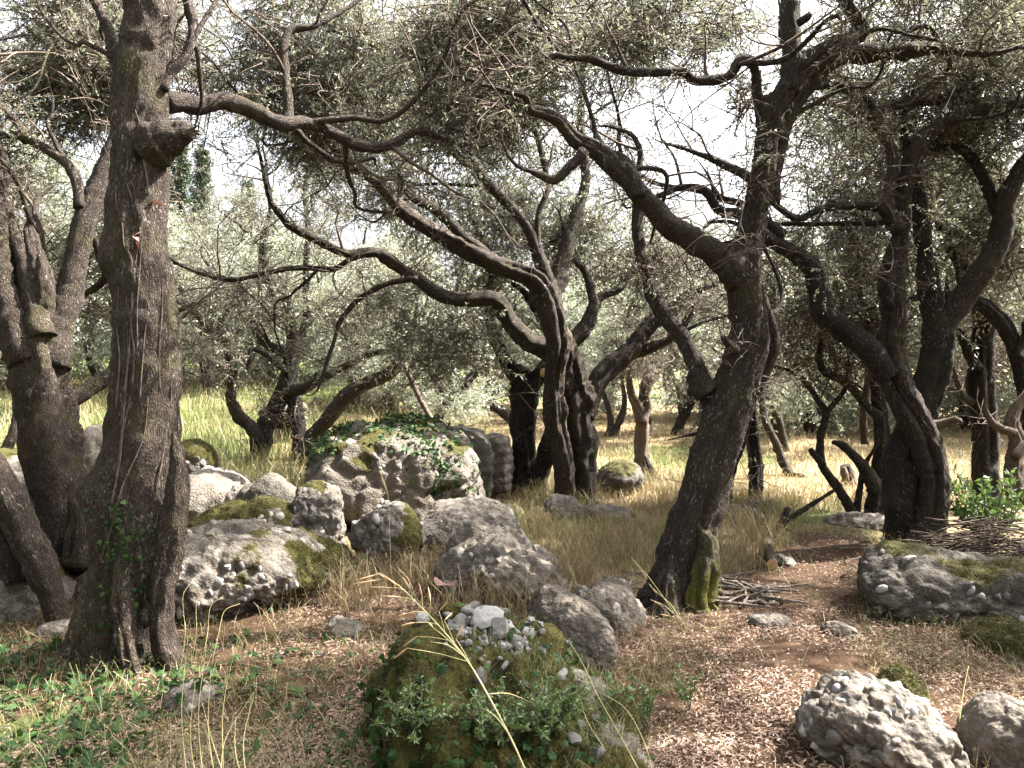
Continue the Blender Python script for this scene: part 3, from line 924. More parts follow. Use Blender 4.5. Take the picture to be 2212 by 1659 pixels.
C.wblob((2.3, 4.7, 5.0), (1.4, 1.0, 0.45), 80, 'far', 1.0, 1.0)  # dense unseen clump, added to shade the near left corner
C.extra(9)
C.finish()

# ---- E: the dark twin-stemmed olive on the right
dE = dg(1990, 1190)
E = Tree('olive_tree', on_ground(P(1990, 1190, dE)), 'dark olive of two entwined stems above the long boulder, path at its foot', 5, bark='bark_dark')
E.px('trunk', [(2010, 1260, 54), (1998, 1190, 44), (2010, 1120, 34), (2018, 1050, 31), (2008, 990, 33), (1984, 930, 32), (1955, 870, 33), (1928, 800, 34), (1922, 740, 30), (1934, 690, 26), (1928, 620, 27), (1934, 565, 23), (1946, 505, 17), (1951, 450, 15), (1958, 385, 17), (1976, 328, 17), (2004, 287, 16), (2049, 261, 15), (2109, 240, 13), (2184, 226, 11), (2260, 215, 9)], dE, dE + 0.1, lobes=0.06, twist=0.6, bark='bark', **HERO)
E.px('trunk', [(1975, 1250, 46), (1968, 1180, 40), (1952, 1110, 37), (1948, 1050, 38), (1952, 990, 40), (1975, 920, 36), (2002, 850, 32), (2022, 780, 32), (2028, 735, 30), (2018, 670, 23), (2006, 600, 21), (1994, 510, 19), (1984, 430, 15), (1972, 370, 12), (1950, 290, 9)], dE + 0.12, dE + 0.45, lobes=0.07, twist=0.6, **HERO)
E.px('limb', [(1918, 810, 26), (1889, 772, 25), (1849, 731, 25), (1809, 701, 25), (1772, 676, 24), (1762, 625, 22), (1757, 578, 20), (1719, 546, 18), (1668, 522, 16), (1630, 490, 13), (1596, 466, 11), (1548, 459, 10), (1530, 426, 10), (1506, 410, 10), (1466, 406, 8), (1426, 425, 6)], dE, dE - 0.2, **LIMB)
E.px('limb', [(1690, 512, 15), (1665, 490, 13), (1630, 455, 10), (1602, 440, 8), (1566, 430, 8), (1548, 415, 5)], dE - 0.1, dE + 0.1, **THIN)
E.px('limb', [(1946, 520, 14), (1930, 486, 13), (1896, 452, 10), (1810, 447, 8), (1760, 455, 8), (1724, 474, 8), (1690, 455, 7), (1668, 434, 6)], dE + 0.05, dE - 0.05, **THIN)
E.px('limb', [(1944, 500, 15), (1922, 455, 13), (1922, 420, 12), (1930, 375, 12), (1925, 325, 12), (1905, 286, 13), (1884, 256, 13), (1900, 239, 11), (1934, 229, 11), (1984, 217, 11), (2059, 217, 9), (2134, 226, 7), (2190, 220, 5)], dE, dE + 0.3, bark='bark_pale', **LIMB)
E.px('limb', [(2016, 770, 28), (2036, 712, 25), (2084, 640, 26), (2129, 576, 26), (2158, 525, 22), (2168, 475, 22), (2175, 425, 20), (2200, 370, 18), (2230, 330, 17), (2280, 240, 14)], dE + 0.35, dE + 0.3, bark='bark', **LIMB)
E.px('limb', [(2164, 480, 15), (2149, 436, 13), (2130, 391, 13), (2110, 351, 12), (2089, 326, 11), (2059, 315, 9), (2014, 320, 7), (1980, 305, 5)], dE + 0.35, dE + 0.6, **THIN)
E.px('limb', [(1902, 262, 8), (1880, 225, 7), (1858, 190, 8), (1830, 190, 8), (1800, 180, 7), (1765, 190, 6)], dE + 0.2, dE + 0.1, **THIN)
E.px('broken_stub', [(1918, 660, 12), (1914, 615, 18), (1920, 580, 13), (1926, 556, 5)], dE - 0.07, dE - 0.1, sides=20, step=0.03, gnarl=0.2, tip='flat')
E.px('broken_stub', [(2010, 920, 14), (2040, 912, 10), (2066, 902, 8), (2078, 908, 4)], dE + 0.1, dE - 0.05, bark='deadwood', **THIN)
E.blob(1850, 330, 8.90, 190, 150, 0.9, 97, 'mid')
E.blob(2080, 420, 9.10, 180, 160, 0.9, 97, 'mid')
E.blob(1800, 560, 9.10, 190, 140, 0.9, 63, 'mid')
E.blob(2120, 130, 8.50, 160, 140, 1.0, 84, 'mid')
E.blob(1760, 640, 9.30, 220, 120, 0.9, 84, 'bare')
E.blob(2100, 640, 9.50, 160, 160, 0.8, 56, 'bare')
E.wblob((5.1, 5.9, 5.1), (2.0, 2.0, 0.6), 56, 'far', 1.0, 2.0)  # unseen crown foliage added overhead for patchy shade on the ground
E.wblob((4.0, 4.5, 4.8), (1.6, 1.2, 0.5), 80, 'far', 1.0, 1.0)  # clump added out of view to throw shade over the mound
E.extra(9)
E.finish()

# ---- F: upright dark trunk behind E, G: curved trunk at the right edge
dF = 9.0
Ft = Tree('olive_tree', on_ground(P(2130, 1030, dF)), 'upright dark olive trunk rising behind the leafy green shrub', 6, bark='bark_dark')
Ft.px('trunk', [(2132, 1100, 36), (2130, 1030, 27), (2130, 930, 26), (2120, 840, 28), (2124, 750, 22), (2122, 680, 20), (2100, 640, 17), (2084, 600, 15), (2072, 560, 14), (2049, 525, 12), (2029, 475, 9), (2010, 400, 7)], dF, dF + 0.3, lobes=0.06, **MIDT)
Ft.px('limb', [(2088, 620, 12), (2080, 560, 11), (2075, 505, 10), (2092, 462, 8), (2110, 420, 6)], dF + 0.2, dF + 0.5, **THIN)
Ft.px('limb', [(2112, 800, 13), (2080, 740, 10), (2060, 690, 8), (2045, 640, 6)], dF, dF + 0.4, **THIN)
Ft.px('limb', [(2098, 870, 10), (2080, 855, 8), (2075, 838, 6)], dF, dF - 0.1, **THIN)
Ft.blob(2080, 480, 9.6, 200, 190, 0.9, 50, 'mid')
Ft.blob(2120, 700, 9.8, 160, 140, 0.8, 40, 'bare')
Ft.finish()
dG = 7.9
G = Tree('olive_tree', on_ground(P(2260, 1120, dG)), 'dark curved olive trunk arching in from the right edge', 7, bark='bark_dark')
G.px('trunk', [(2290, 1190, 26), (2262, 1080, 22), (2236, 960, 19), (2222, 880, 17), (2211, 825, 17), (2204, 790, 17), (2188, 740, 17), (2158, 690, 17), (2110, 652, 15), (2060, 640, 11), (2000, 640, 8), (1930, 655, 6)], dG, dG + 0.3, **MIDT)
G.px('limb', [(2200, 780, 13), (2215, 730, 11), (2225, 680, 10), (2240, 600, 8)], dG, dG + 0.2, **THIN)
G.blob(2150, 560, 8.6, 130, 160, 0.6, 40, 'mid')
G.wblob((6.4, 7.0, 4.6), (1.8, 2.0, 1.1), 90, 'mid')
G.finish()
dd = 7.4
Gd = Tree('dead_tree', on_ground(P(2195, 1060, dd)), 'bleached twisted dead trunk at the right edge by the shrub', 8, cat='dead tree', bark='deadwood')
Gd.px('trunk', [(2200, 1090, 22), (2190, 1020, 19), (2198, 960, 17), (2185, 915, 14), (2196, 880, 11), (2225, 840, 9), (2250, 800, 6)], dd, dd + 0.2, lobes=0.12, **MIDT)
Gd.px('limb', [(2190, 935, 10), (2160, 922, 9), (2138, 905, 7), (2128, 880, 4)], dd, dd - 0.1, **THIN)
Gd.px('limb', [(2192, 990, 9), (2212, 960, 9), (2240, 940, 6)], dd - 0.1, dd, **THIN)

# ---- H: the many-stemmed olive in the middle
dH = dg(1235, 1090)
H = Tree('olive_tree', on_ground(P(1240, 1085, dH)), 'many-limbed olive in the centre on two fluted trunks, black roots below', 9)
H.px('trunk', [(1215, 1140, 32), (1220, 1068, 23), (1217, 1000, 23), (1202, 930, 25), (1196, 870, 24), (1200, 800, 22), (1206, 740, 28), (1188, 665, 28), (1162, 612, 24), (1126, 590, 21), (1080, 576, 19), (1040, 556, 18), (1003, 538, 18), (953, 509, 18), (903, 480, 17), (873, 458, 17), (843, 424, 14), (803, 386, 11), (750, 360, 7), (700, 342, 5), (640, 300, 4)], dH - 0.1, dH - 1.6, lobes=0.07, twist=0.7, sides=36, step=0.03, gnarl=0.11, ridge=0.012, crease=9, knots=1.6)
H.px('trunk', [(1268, 1150, 36), (1264, 1080, 26), (1262, 1000, 30), (1256, 930, 33), (1246, 860, 31), (1238, 800, 26), (1226, 750, 22), (1218, 715, 12)], dH, dH - 0.05, lobes=0.12, twist=0.9, tip='flat', sides=36, step=0.03, gnarl=0.15, ridge=0.012, crease=9, knots=1.6)
H.px('limb', [(1198, 690, 22), (1196, 630, 20), (1207, 588, 17), (1221, 540, 16), (1241, 476, 14), (1256, 416, 12), (1264, 370, 11), (1257, 280, 8), (1258, 160, 6), (1250, 60, 5)], dH - 0.1, dH + 0.6, **LIMB)
H.px('limb', [(1190, 640, 18), (1176, 584, 15), (1156, 525, 14), (1136, 485, 12), (1106, 450, 12), (1073, 416, 12), (1044, 386, 11), (1032, 364, 11), (1003, 350, 9), (970, 330, 6), (930, 320, 4)], dH - 0.15, dH - 0.5, **LIMB)
H.px('limb', [(1162, 535, 7), (1163, 470, 6), (1181, 425, 6), (1186, 400, 6), (1176, 350, 7), (1156, 280, 6), (1140, 240, 4)], dH - 0.25, dH - 0.1, **THIN)
H.px('limb', [(1070, 572, 11), (1043, 540, 11), (1003, 510, 12), (968, 476, 12), (933, 450, 11), (893, 425, 9), (863, 372, 7), (840, 340, 5)], dH - 0.6, dH - 0.7, **LIMB)
H.px('limb', [(1205, 770, 24), (1181, 756, 23), (1146, 740, 22), (1116, 712, 20), (1098, 685, 18), (1086, 660, 17), (1068, 644, 17), (1028, 645, 16), (978, 645, 15), (938, 634, 15), (903, 605, 14), (863, 575, 13), (833, 551, 12), (803, 540, 11), (753, 545, 9), (718, 537, 9), (673, 515, 9), (628, 495, 9), (608, 475, 8), (584, 440, 6), (573, 400, 5), (562, 350, 4)], dH - 0.15, dH - 1.4, **LIMB)
H.px('limb', [(820, 546, 8), (763, 556, 6), (723, 579, 6), (678, 580, 6), (618, 582, 6), (553, 596, 5), (500, 605, 5), (450, 596, 5), (400, 575, 4), (365, 552, 3)], dH - 0.95, dH - 1.2, **THIN)
H.px('limb', [(903, 600, 8), (860, 608, 6), (833, 615, 6), (793, 634, 6), (763, 656, 6), (733, 695, 5), (723, 735, 4), (708, 780, 4), (693, 826, 3)], dH - 0.8, dH - 1.0, **THIN)
H.px('limb', [(1222, 770, 20), (1234, 735, 18), (1266, 700, 16), (1285, 658, 13), (1280, 635, 9), (1266, 585, 9), (1236, 550, 7), (1225, 520, 5)], dH, dH + 0.3, **LIMB)
H.px('limb', [(1284, 662, 12), (1300, 640, 10), (1336, 620, 9), (1356, 590, 8), (1381, 568, 7), (1410, 555, 5)], dH + 0.15, dH + 0.5, **THIN)
H.px('limb', [(1262, 900, 24), (1286, 832, 22), (1321, 790, 22), (1364, 755, 21), (1406, 702, 17), (1451, 674, 14), (1486, 636, 10), (1551, 615, 6), (1600, 600, 4)], dH + 0.05, dH + 0.7, **LIMB)
H.px('limb', [(1362, 764, 14), (1400, 756, 12), (1428, 744, 10), (1453, 729, 9), (1480, 700, 6)], dH + 0.35, dH + 0.3, **THIN)
H.px('broken_stub', [(1222, 760, 16), (1226, 728, 12), (1224, 706, 4)], dH - 0.22, dH - 0.22, bark='deadwood', **THIN)
H.px('broken_stub', [(1190, 810, 12), (1180, 806, 11), (1172, 806, 10)], dH - 0.3, dH - 0.36, bark='cut_wood', tip='flat', **THIN)
H.px('root', [(1230, 1060, 34), (1215, 1090, 40), (1190, 1115, 30), (1168, 1130, 14)], dH - 0.15, dH - 0.3, lobes=0.1, bark='bark_dark', **MIDT)
H.px('root', [(1258, 1070, 30), (1275, 1100, 30), (1300, 1118, 18), (1330, 1130, 8)], dH - 0.1, dH - 0.25, lobes=0.1, bark='bark_dark', **MIDT)
H.blob(1090, 430, 10.50, 260, 150, 1.0, 115, 'mid')
H.blob(800, 380, 9.70, 200, 90, 0.9, 46, 'mid')
H.blob(1330, 550, 10.80, 220, 110, 0.9, 85, 'mid')
H.blob(900, 720, 9.90, 200, 110, 0.7, 61, 'mid')
H.blob(1420, 640, 10.80, 220, 140, 0.9, 93, 'bare')
H.blob(1000, 240, 10.30, 240, 110, 1.0, 94, 'mid')
H.extra(13)
H.finish()

dH3 = dH + 0.9
H3 = Tree('olive_tree', on_ground(P(1135, 1060, dH3)), 'slim black olive trunk close behind the central tree, forking low', 10, bark='bark_dark')
H3.px('trunk', [(1132, 1120, 38), (1132, 1060, 30), (1134, 990, 25), (1132, 920, 26), (1135, 860, 29), (1126, 815, 25), (1100, 790, 16), (1074, 740, 14), (1059, 690, 12), (1058, 625, 10), (1064, 592, 9), (1050, 530, 6)], dH3, dH3 + 0.1, lobes=0.08, **MIDT)
H3.px('trunk', [(1150, 1100, 18), (1166, 1040, 17), (1182, 970, 18), (1190, 930, 14)], dH3 - 0.1, dH3 - 0.2, lobes=0.08, **MIDT)
H3.px('limb', [(1140, 850, 20), (1160, 815, 17), (1182, 780, 15), (1192, 740, 12), (1170, 690, 9), (1140, 640, 8), (1120, 620, 6)], dH3, dH3 - 0.1, **LIMB)
H3.blob(1080, 640, 10.6, 220, 160, 0.9, 56, 'mid')
H3.finish()

# ---- I, J: the forked pair behind the boulders on the left
dI = 12.4
I = Tree('olive_tree', on_ground(P(557, 1015, dI)), 'forked olive standing in dry grass behind the boulders', 11, bark='bark_dark')
I.px('trunk', [(552, 1075, 30), (556, 1020, 21), (562, 968, 20), (570, 930, 20), (592, 885, 18), (614, 843, 18), (626, 798, 17), (634, 750, 16), (629, 708, 13), (614, 653, 12), (590, 622, 11), (571, 583, 9), (570, 520, 8), (585, 450, 6), (575, 380, 5)], dI, dI + 0.4, lobes=0.06, **MIDT)
I.px('limb', [(560, 950, 16), (540, 922, 14), (519, 902, 13), (501, 868, 11), (502, 818, 10), (492, 778, 9), (487, 743, 9), (480, 716, 8), (460, 713, 5), (430, 688, 5), (393, 657, 4)], dI, dI - 0.5, bark='bark', **LIMB)
I.px('limb', [(632, 775, 13), (612, 760, 11), (570, 733, 10), (545, 693, 10), (525, 638, 9), (505, 608, 8), (480, 598, 7), (425, 583, 5), (380, 570, 4)], dI + 0.2, dI + 0.2, bark='bark', **LIMB)
I.px('limb', [(632, 750, 10), (648, 726, 9), (668, 693, 9), (661, 643, 8), (660, 568, 7), (665, 510, 6), (660, 430, 5), (670, 350, 4)], dI + 0.2, dI + 0.7, **THIN)
I.px('limb', [(620, 805, 9), (603, 786, 7), (575, 763, 6), (546, 754, 6), (538, 772, 4), (530, 800, 3)], dI, dI - 0.2, **THIN)
I.px('limb', [(618, 852, 15), (640, 842, 13), (666, 832, 11), (700, 813, 9), (750, 788, 8), (800, 763, 7), (852, 752, 5), (900, 735, 4)], dI + 0.1, dI - 0.6, bark='bark', **LIMB)
I.blob(560, 560, 12.8, 190, 150, 1.2, 46, 'mid')
I.blob(690, 420, 12.4, 100, 110, 1.0, 14, 'mid')
I.blob(480, 700, 12.6, 110, 130, 0.9, 26, 'mid')
I.blob(700, 690, 12.6, 170, 100, 0.8, 34, 'mid')
I.extra(6)
I.finish()
dJ = 12.0
J = Tree('olive_tree', on_ground(P(655, 1040, dJ)), 'olive bent sharply to the right behind the ivy-covered boulder', 12, bark='bark_dark')
J.px('trunk', [(650, 1090, 24), (646, 1025, 17), (648, 943, 15), (636, 868, 15), (631, 818, 12), (640, 760, 9), (655, 700, 6)], dJ + 0.2, dJ + 0.8, lobes=0.06, **MIDT)
J.px('limb', [(652, 1000, 16), (672, 945, 15), (690, 925, 17), (720, 890, 17), (750, 852, 17), (790, 828, 15), (838, 808, 14), (858, 785, 12), (870, 755, 8), (886, 718, 5), (900, 670, 4)], dJ + 0.1, dJ - 0.4, lobes=0.05, bark='bark', **LIMB)
J.px('limb', [(862, 745, 5), (872, 790, 5), (886, 820, 6), (915, 878, 6), (950, 918, 5)], dJ - 0.4, dJ - 0.8, bark='deadwood', **THIN)
J.blob(860, 640, 12.2, 130, 120, 0.8, 34, 'mid')
J.finish()

# ------------------------------------------------------------------ smaller trees in the middle distance
def small(name, base, label, seed, cat='tree', **kw):
    return Tree(name, on_ground(base), label, seed, cat, **kw)


dK = dg(1388, 1030)
K = small('dead_tree', P(1388, 1030, dK), 'reddish dead olive trunk with spread roots behind the dark boulder', 20, cat='dead tree', bark='deadwood')
K.px('trunk', [(1384, 1060, 26), (1386, 1020, 18), (1384, 975, 15), (1388, 920, 15), (1378, 880, 12), (1364, 852, 9), (1360, 800, 6), (1372, 740, 4)], dK, dK + 0.2, lobes=0.12, **MIDT)
K.px('root', [(1394, 985, 11), (1408, 1015, 11), (1428, 1034, 5)], dK - 0.1, dK - 0.3, bark='bark', **THIN)
K.px('limb', [(1388, 915, 9), (1402, 880, 7), (1398, 850, 5), (1412, 815, 4)], dK, dK + 0.2, **THIN)
K.blob(1390, 790, dK, 90, 80, 0.6, 26, 'bare')
K.finish()
dd = dg(1322, 942)
K = small('olive_tree', P(1322, 942, dd), 'small V-stemmed olive far behind the central tree', 21, bark='bark')
K.px('trunk', [(1316, 960, 9), (1316, 940, 8), (1320, 905, 7), (1312, 870, 6), (1300, 840, 4)], dd, dd + 0.3, **THIN)
K.px('trunk', [(1326, 960, 10), (1328, 938, 9), (1342, 905, 8), (1350, 870, 6), (1345, 820, 4)], dd, dd + 0.3, **THIN)
K.blob(1330, 780, dd, 110, 90, 1.0, 26, 'mid')
K.finish()
dd = dg(1460, 940)
K = small('olive_tree', P(1460, 940, dd), 'far olive trunk slanting right in the green patch of grass', 22, bark='bark_dark')
K.px('trunk', [(1456, 960, 16), (1462, 936, 13), (1474, 905, 11), (1490, 872, 10), (1496, 830, 8), (1480, 780, 6)], dd, dd + 0.3, **THIN)
K.blob(1480, 760, dd, 130, 90, 1.0, 30, 'mid')
K.blob(1480, 800, dd, 110, 70, 0.8, 20, 'bare')
K.finish()
dd = dg(1628, 1098)
K = small('olive_tree', P(1628, 1098, dd), 'slender straight dark olive just right of the leaning trunk', 23, bark='bark_dark')
K.px('trunk', [(1626, 1130, 20), (1629, 1096, 15), (1634, 1040, 15), (1630, 980, 14), (1622, 900, 12), (1626, 810, 10), (1640, 740, 8), (1660, 660, 6)], dd, dd + 0.2, lobes=0.05, **MIDT)
K.px('trunk', [(1560, 1110, 14), (1572, 1080, 11), (1580, 1020, 10), (1600, 950, 9), (1618, 880, 8)], dd - 0.1, dd, **THIN)
K.blob(1700, 690, dd + 0.4, 150, 110, 0.7, 40, 'bare')
K.blob(1720, 600, dd + 0.4, 160, 90, 0.7, 30, 'mid')
K.finish()
dd = dg(1705, 1030)
K = small('olive_tree', P(1705, 1030, dd), 'thin olive leaning left at the edge of the sunlit meadow', 24, bark='bark')
K.px('trunk', [(1710, 1050, 13), (1703, 1022, 10), (1678, 960, 9), (1650, 905, 8), (1638, 850, 7), (1626, 780, 5)], dd, dd + 0.2, **THIN)
K.px('root', [(1706, 1022, 9), (1730, 1026, 8), (1748, 1034, 4)], dd, dd - 0.1, **THIN)
K.blob(1640, 770, dd, 120, 90, 0.8, 30, 'bare')
K.finish()
dd = dg(1842, 1112)
K = small('sapling', P(1842, 1112, dd), 'Y-shaped bare sapling lit along one side, in the sunny meadow', 25, bark='bark')
K.px('trunk', [(1850, 1140, 14), (1838, 1106, 12), (1806, 1056, 10), (1778, 1010, 9), (1772, 980, 9), (1773, 933, 7), (1782, 892, 8), (1762, 852, 6), (1740, 822, 5), (1708, 800, 4), (1680, 790, 3)], dd, dd + 0.1, **THIN)
K.px('limb', [(1782, 900, 7), (1800, 868, 6), (1820, 842, 5), (1826, 810, 3)], dd, dd + 0.1, **THIN)
K.px('broken_stub', [(1778, 1004, 8), (1762, 988, 7), (1752, 974, 6)], dd, dd - 0.1, tip='flat', **THIN)
K.blob(1760, 800, dd, 110, 60, 0.5, 14, 'bare')
K.finish()
dd = dg(1890, 1112)
K = small('olive_tree', P(1888, 1112, dd), 'dark curved olive with a snapped limb, left of the entwined pair', 26, bark='bark_dark')
K.px('trunk', [(1886, 1150, 28), (1888, 1108, 20), (1898, 1020, 17), (1904, 943, 16), (1896, 870, 14), (1888, 800, 12), (1880, 720, 9), (1860, 640, 7)], dd, dd + 0.1, lobes=0.06, **MIDT)
K.px('limb', [(1890, 1060, 16), (1874, 1016, 14), (1850, 985, 11), (1822, 962, 9), (1798, 955, 5)], dd - 0.1, dd - 0.2, tip='flat', **LIMB)
K.px('limb', [(1898, 900, 11), (1876, 878, 10), (1826, 824, 9), (1781, 803, 8), (1770, 770, 6), (1771, 745, 5)], dd, dd - 0.2, **THIN)
K.px('trunk', [(1852, 1130, 8), (1854, 1100, 7), (1858, 1040, 6), (1866, 1000, 5)], dd - 0.05, dd - 0.05, **THIN)
K.px('limb', [(1868, 960, 8), (1864, 920, 9), (1872, 870, 8), (1880, 800, 6)], dd + 0.3, dd + 0.4, bark='deadwood', **THIN)
K.blob(1850, 700, dd + 0.3, 150, 110, 0.7, 46, 'bare')
K.finish()
dd = dg(1832, 1046)
K = small('tree_stump', P(1834, 1046, dd), 'short broken stump pale on one side, in the sunny meadow', 27, cat='stump', bark='bark')
K.px('stump', [(1838, 1062, 16), (1838, 1042, 14), (1832, 1022, 13), (1826, 1004, 11)], dd, dd, sides=18, step=0.04, gnarl=0.25, tip='flat')
K.px('broken_face', [(1828, 1040, 8), (1824, 1020, 8), (1821, 1006, 6)], dd - 0.12, dd - 0.12, bark='deadwood', tip='flat', **THIN)
dd = dg(1110, 915)
K = small('olive_tree', P(1108, 918, dd), 'far olive limb sloping down left of the slim black trunk', 28, bark='bark')
K.px('trunk', [(1120, 935, 12), (1104, 908, 11), (1080, 888, 10), (1050, 872, 8), (1020, 850, 7), (1000, 830, 5)], dd, dd + 0.4, **LIMB)
K.blob(1000, 800, dd + 0.4, 100, 70, 0.8, 18, 'mid')
K.finish()
dd = 17.0
K = small('dead_tree', P(690, 915, dd), 'pale hollow stump-like trunk catching sun behind the bent olive', 29, cat='dead tree', bark='deadwood')
K.px('trunk', [(684, 960, 16), (684, 915, 13), (680, 885, 14), (690, 862, 10)], dd, dd, lobes=0.12, tip='flat', **MIDT)
K = small('olive_tree', P(760, 905, dd), 'far olive with a sunlit split trunk above the ivy boulder', 30, bark='bark_pale')
K.px('trunk', [(752, 940, 16), (756, 900, 13), (766, 870, 11), (770, 840, 9), (750, 800, 6)], dd, dd + 0.2, lobes=0.12, **MIDT)
K.blob(790, 790, dd, 100, 80, 0.8, 26, 'mid', 1.1)
K.finish()
K = small('olive_tree', P(22, 965, 11.5), 'thin crooked stem between the forked tree and the left edge', 31, bark='bark_pale')
K.px('trunk', [(5, 990, 16), (18, 960, 12), (30, 925, 8), (32, 880, 6), (28, 830, 5), (38, 760, 4)], 11.5, 11.6, **THIN)
K.blob(40, 720, 11.6, 90, 90, 0.6, 16, 'mid')
K.finish()

# ------------------------------------------------------------------ trees of the far thicket: four built, the rest copied with their parts
def far_tree(seed, h, spread, n):
    r = np.random.default_rng(seed)
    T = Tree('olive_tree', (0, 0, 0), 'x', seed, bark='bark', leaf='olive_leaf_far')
    top = np.array([r.normal() * 0.3, r.normal() * 0.3, h * 0.34])
    T.tube('trunk', [(0, 0, -0.3), (0.05, 0, 0.1), tuple(top * 0.5 + r.normal(size=3) * 0.08), tuple(top)], [0.26, 0.19, 0.15, 0.13], lobes=0.1, sides=12, step=0.1, gnarl=0.15)
    for i in range(5):
        a = i * 1.257 + r.uniform(-0.4, 0.4)
        o = np.array([math.cos(a), math.sin(a), 0]) * spread
        e = top + o * r.uniform(0.6, 0.95) + np.array([0, 0, h * r.uniform(0.15, 0.42)])
        m = top + (e - top) * 0.5 + r.normal(size=3) * 0.18
        T.tube('limb', [top * 0.9, m, e], [0.10, 0.065, 0.03], sides=7, step=0.15, gnarl=0.12, wob=0.06)
    for i in range(n):
        a = r.uniform(0, 6.283); q = math.sqrt(r.uniform(0.03, 1)) * spread
        zc = h * (0.62 + r.uniform(-0.34, 0.26)) * (1 - 0.15 * q / spread)
        T.wblob((math.cos(a) * q, math.sin(a) * q, zc), (0.62, 0.62, 0.5), 9, 'far', 1.0)
    T.finish(maxlen=1.4)
    return T.root


def copy_tree(src, loc, rz, sc, label, group):
    r = src.copy(); COL.objects.link(r)
    r.location = [float(a) for a in loc]; r.rotation_euler = (0, 0, float(rz)); r.scale = (float(sc),) * 3
    r['label'] = label; r['group'] = group
    for ch in src.children:
        c = ch.copy(); COL.objects.link(c); c.parent = r
    return r


def bush(seed, h, spread, n):
    r = np.random.default_rng(seed)
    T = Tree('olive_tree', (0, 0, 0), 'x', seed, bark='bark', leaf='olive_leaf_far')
    for i in range(4):
        a = i * 1.57 + r.uniform(-0.5, 0.5); o = np.array([math.cos(a), math.sin(a), 0]) * spread
        T.tube('trunk', [(0, 0, -0.2), tuple(o * 0.12 + [0, 0, h * 0.25]), tuple(o * 0.5 + [0, 0, h * 0.6])], [0.10, 0.07, 0.03], sides=8, step=0.12, gnarl=0.15, wob=0.05)
    for i in range(n):
        a = r.uniform(0, 6.283); q = math.sqrt(r.uniform(0.03, 1)) * spread
        T.wblob((math.cos(a) * q, math.sin(a) * q, h * r.uniform(0.12, 0.95) * (1 - 0.3 * (q / spread) ** 2)), (0.55, 0.55, 0.42), 9, 'far', 1.0)
    T.finish(maxlen=1.2)
    return T.root


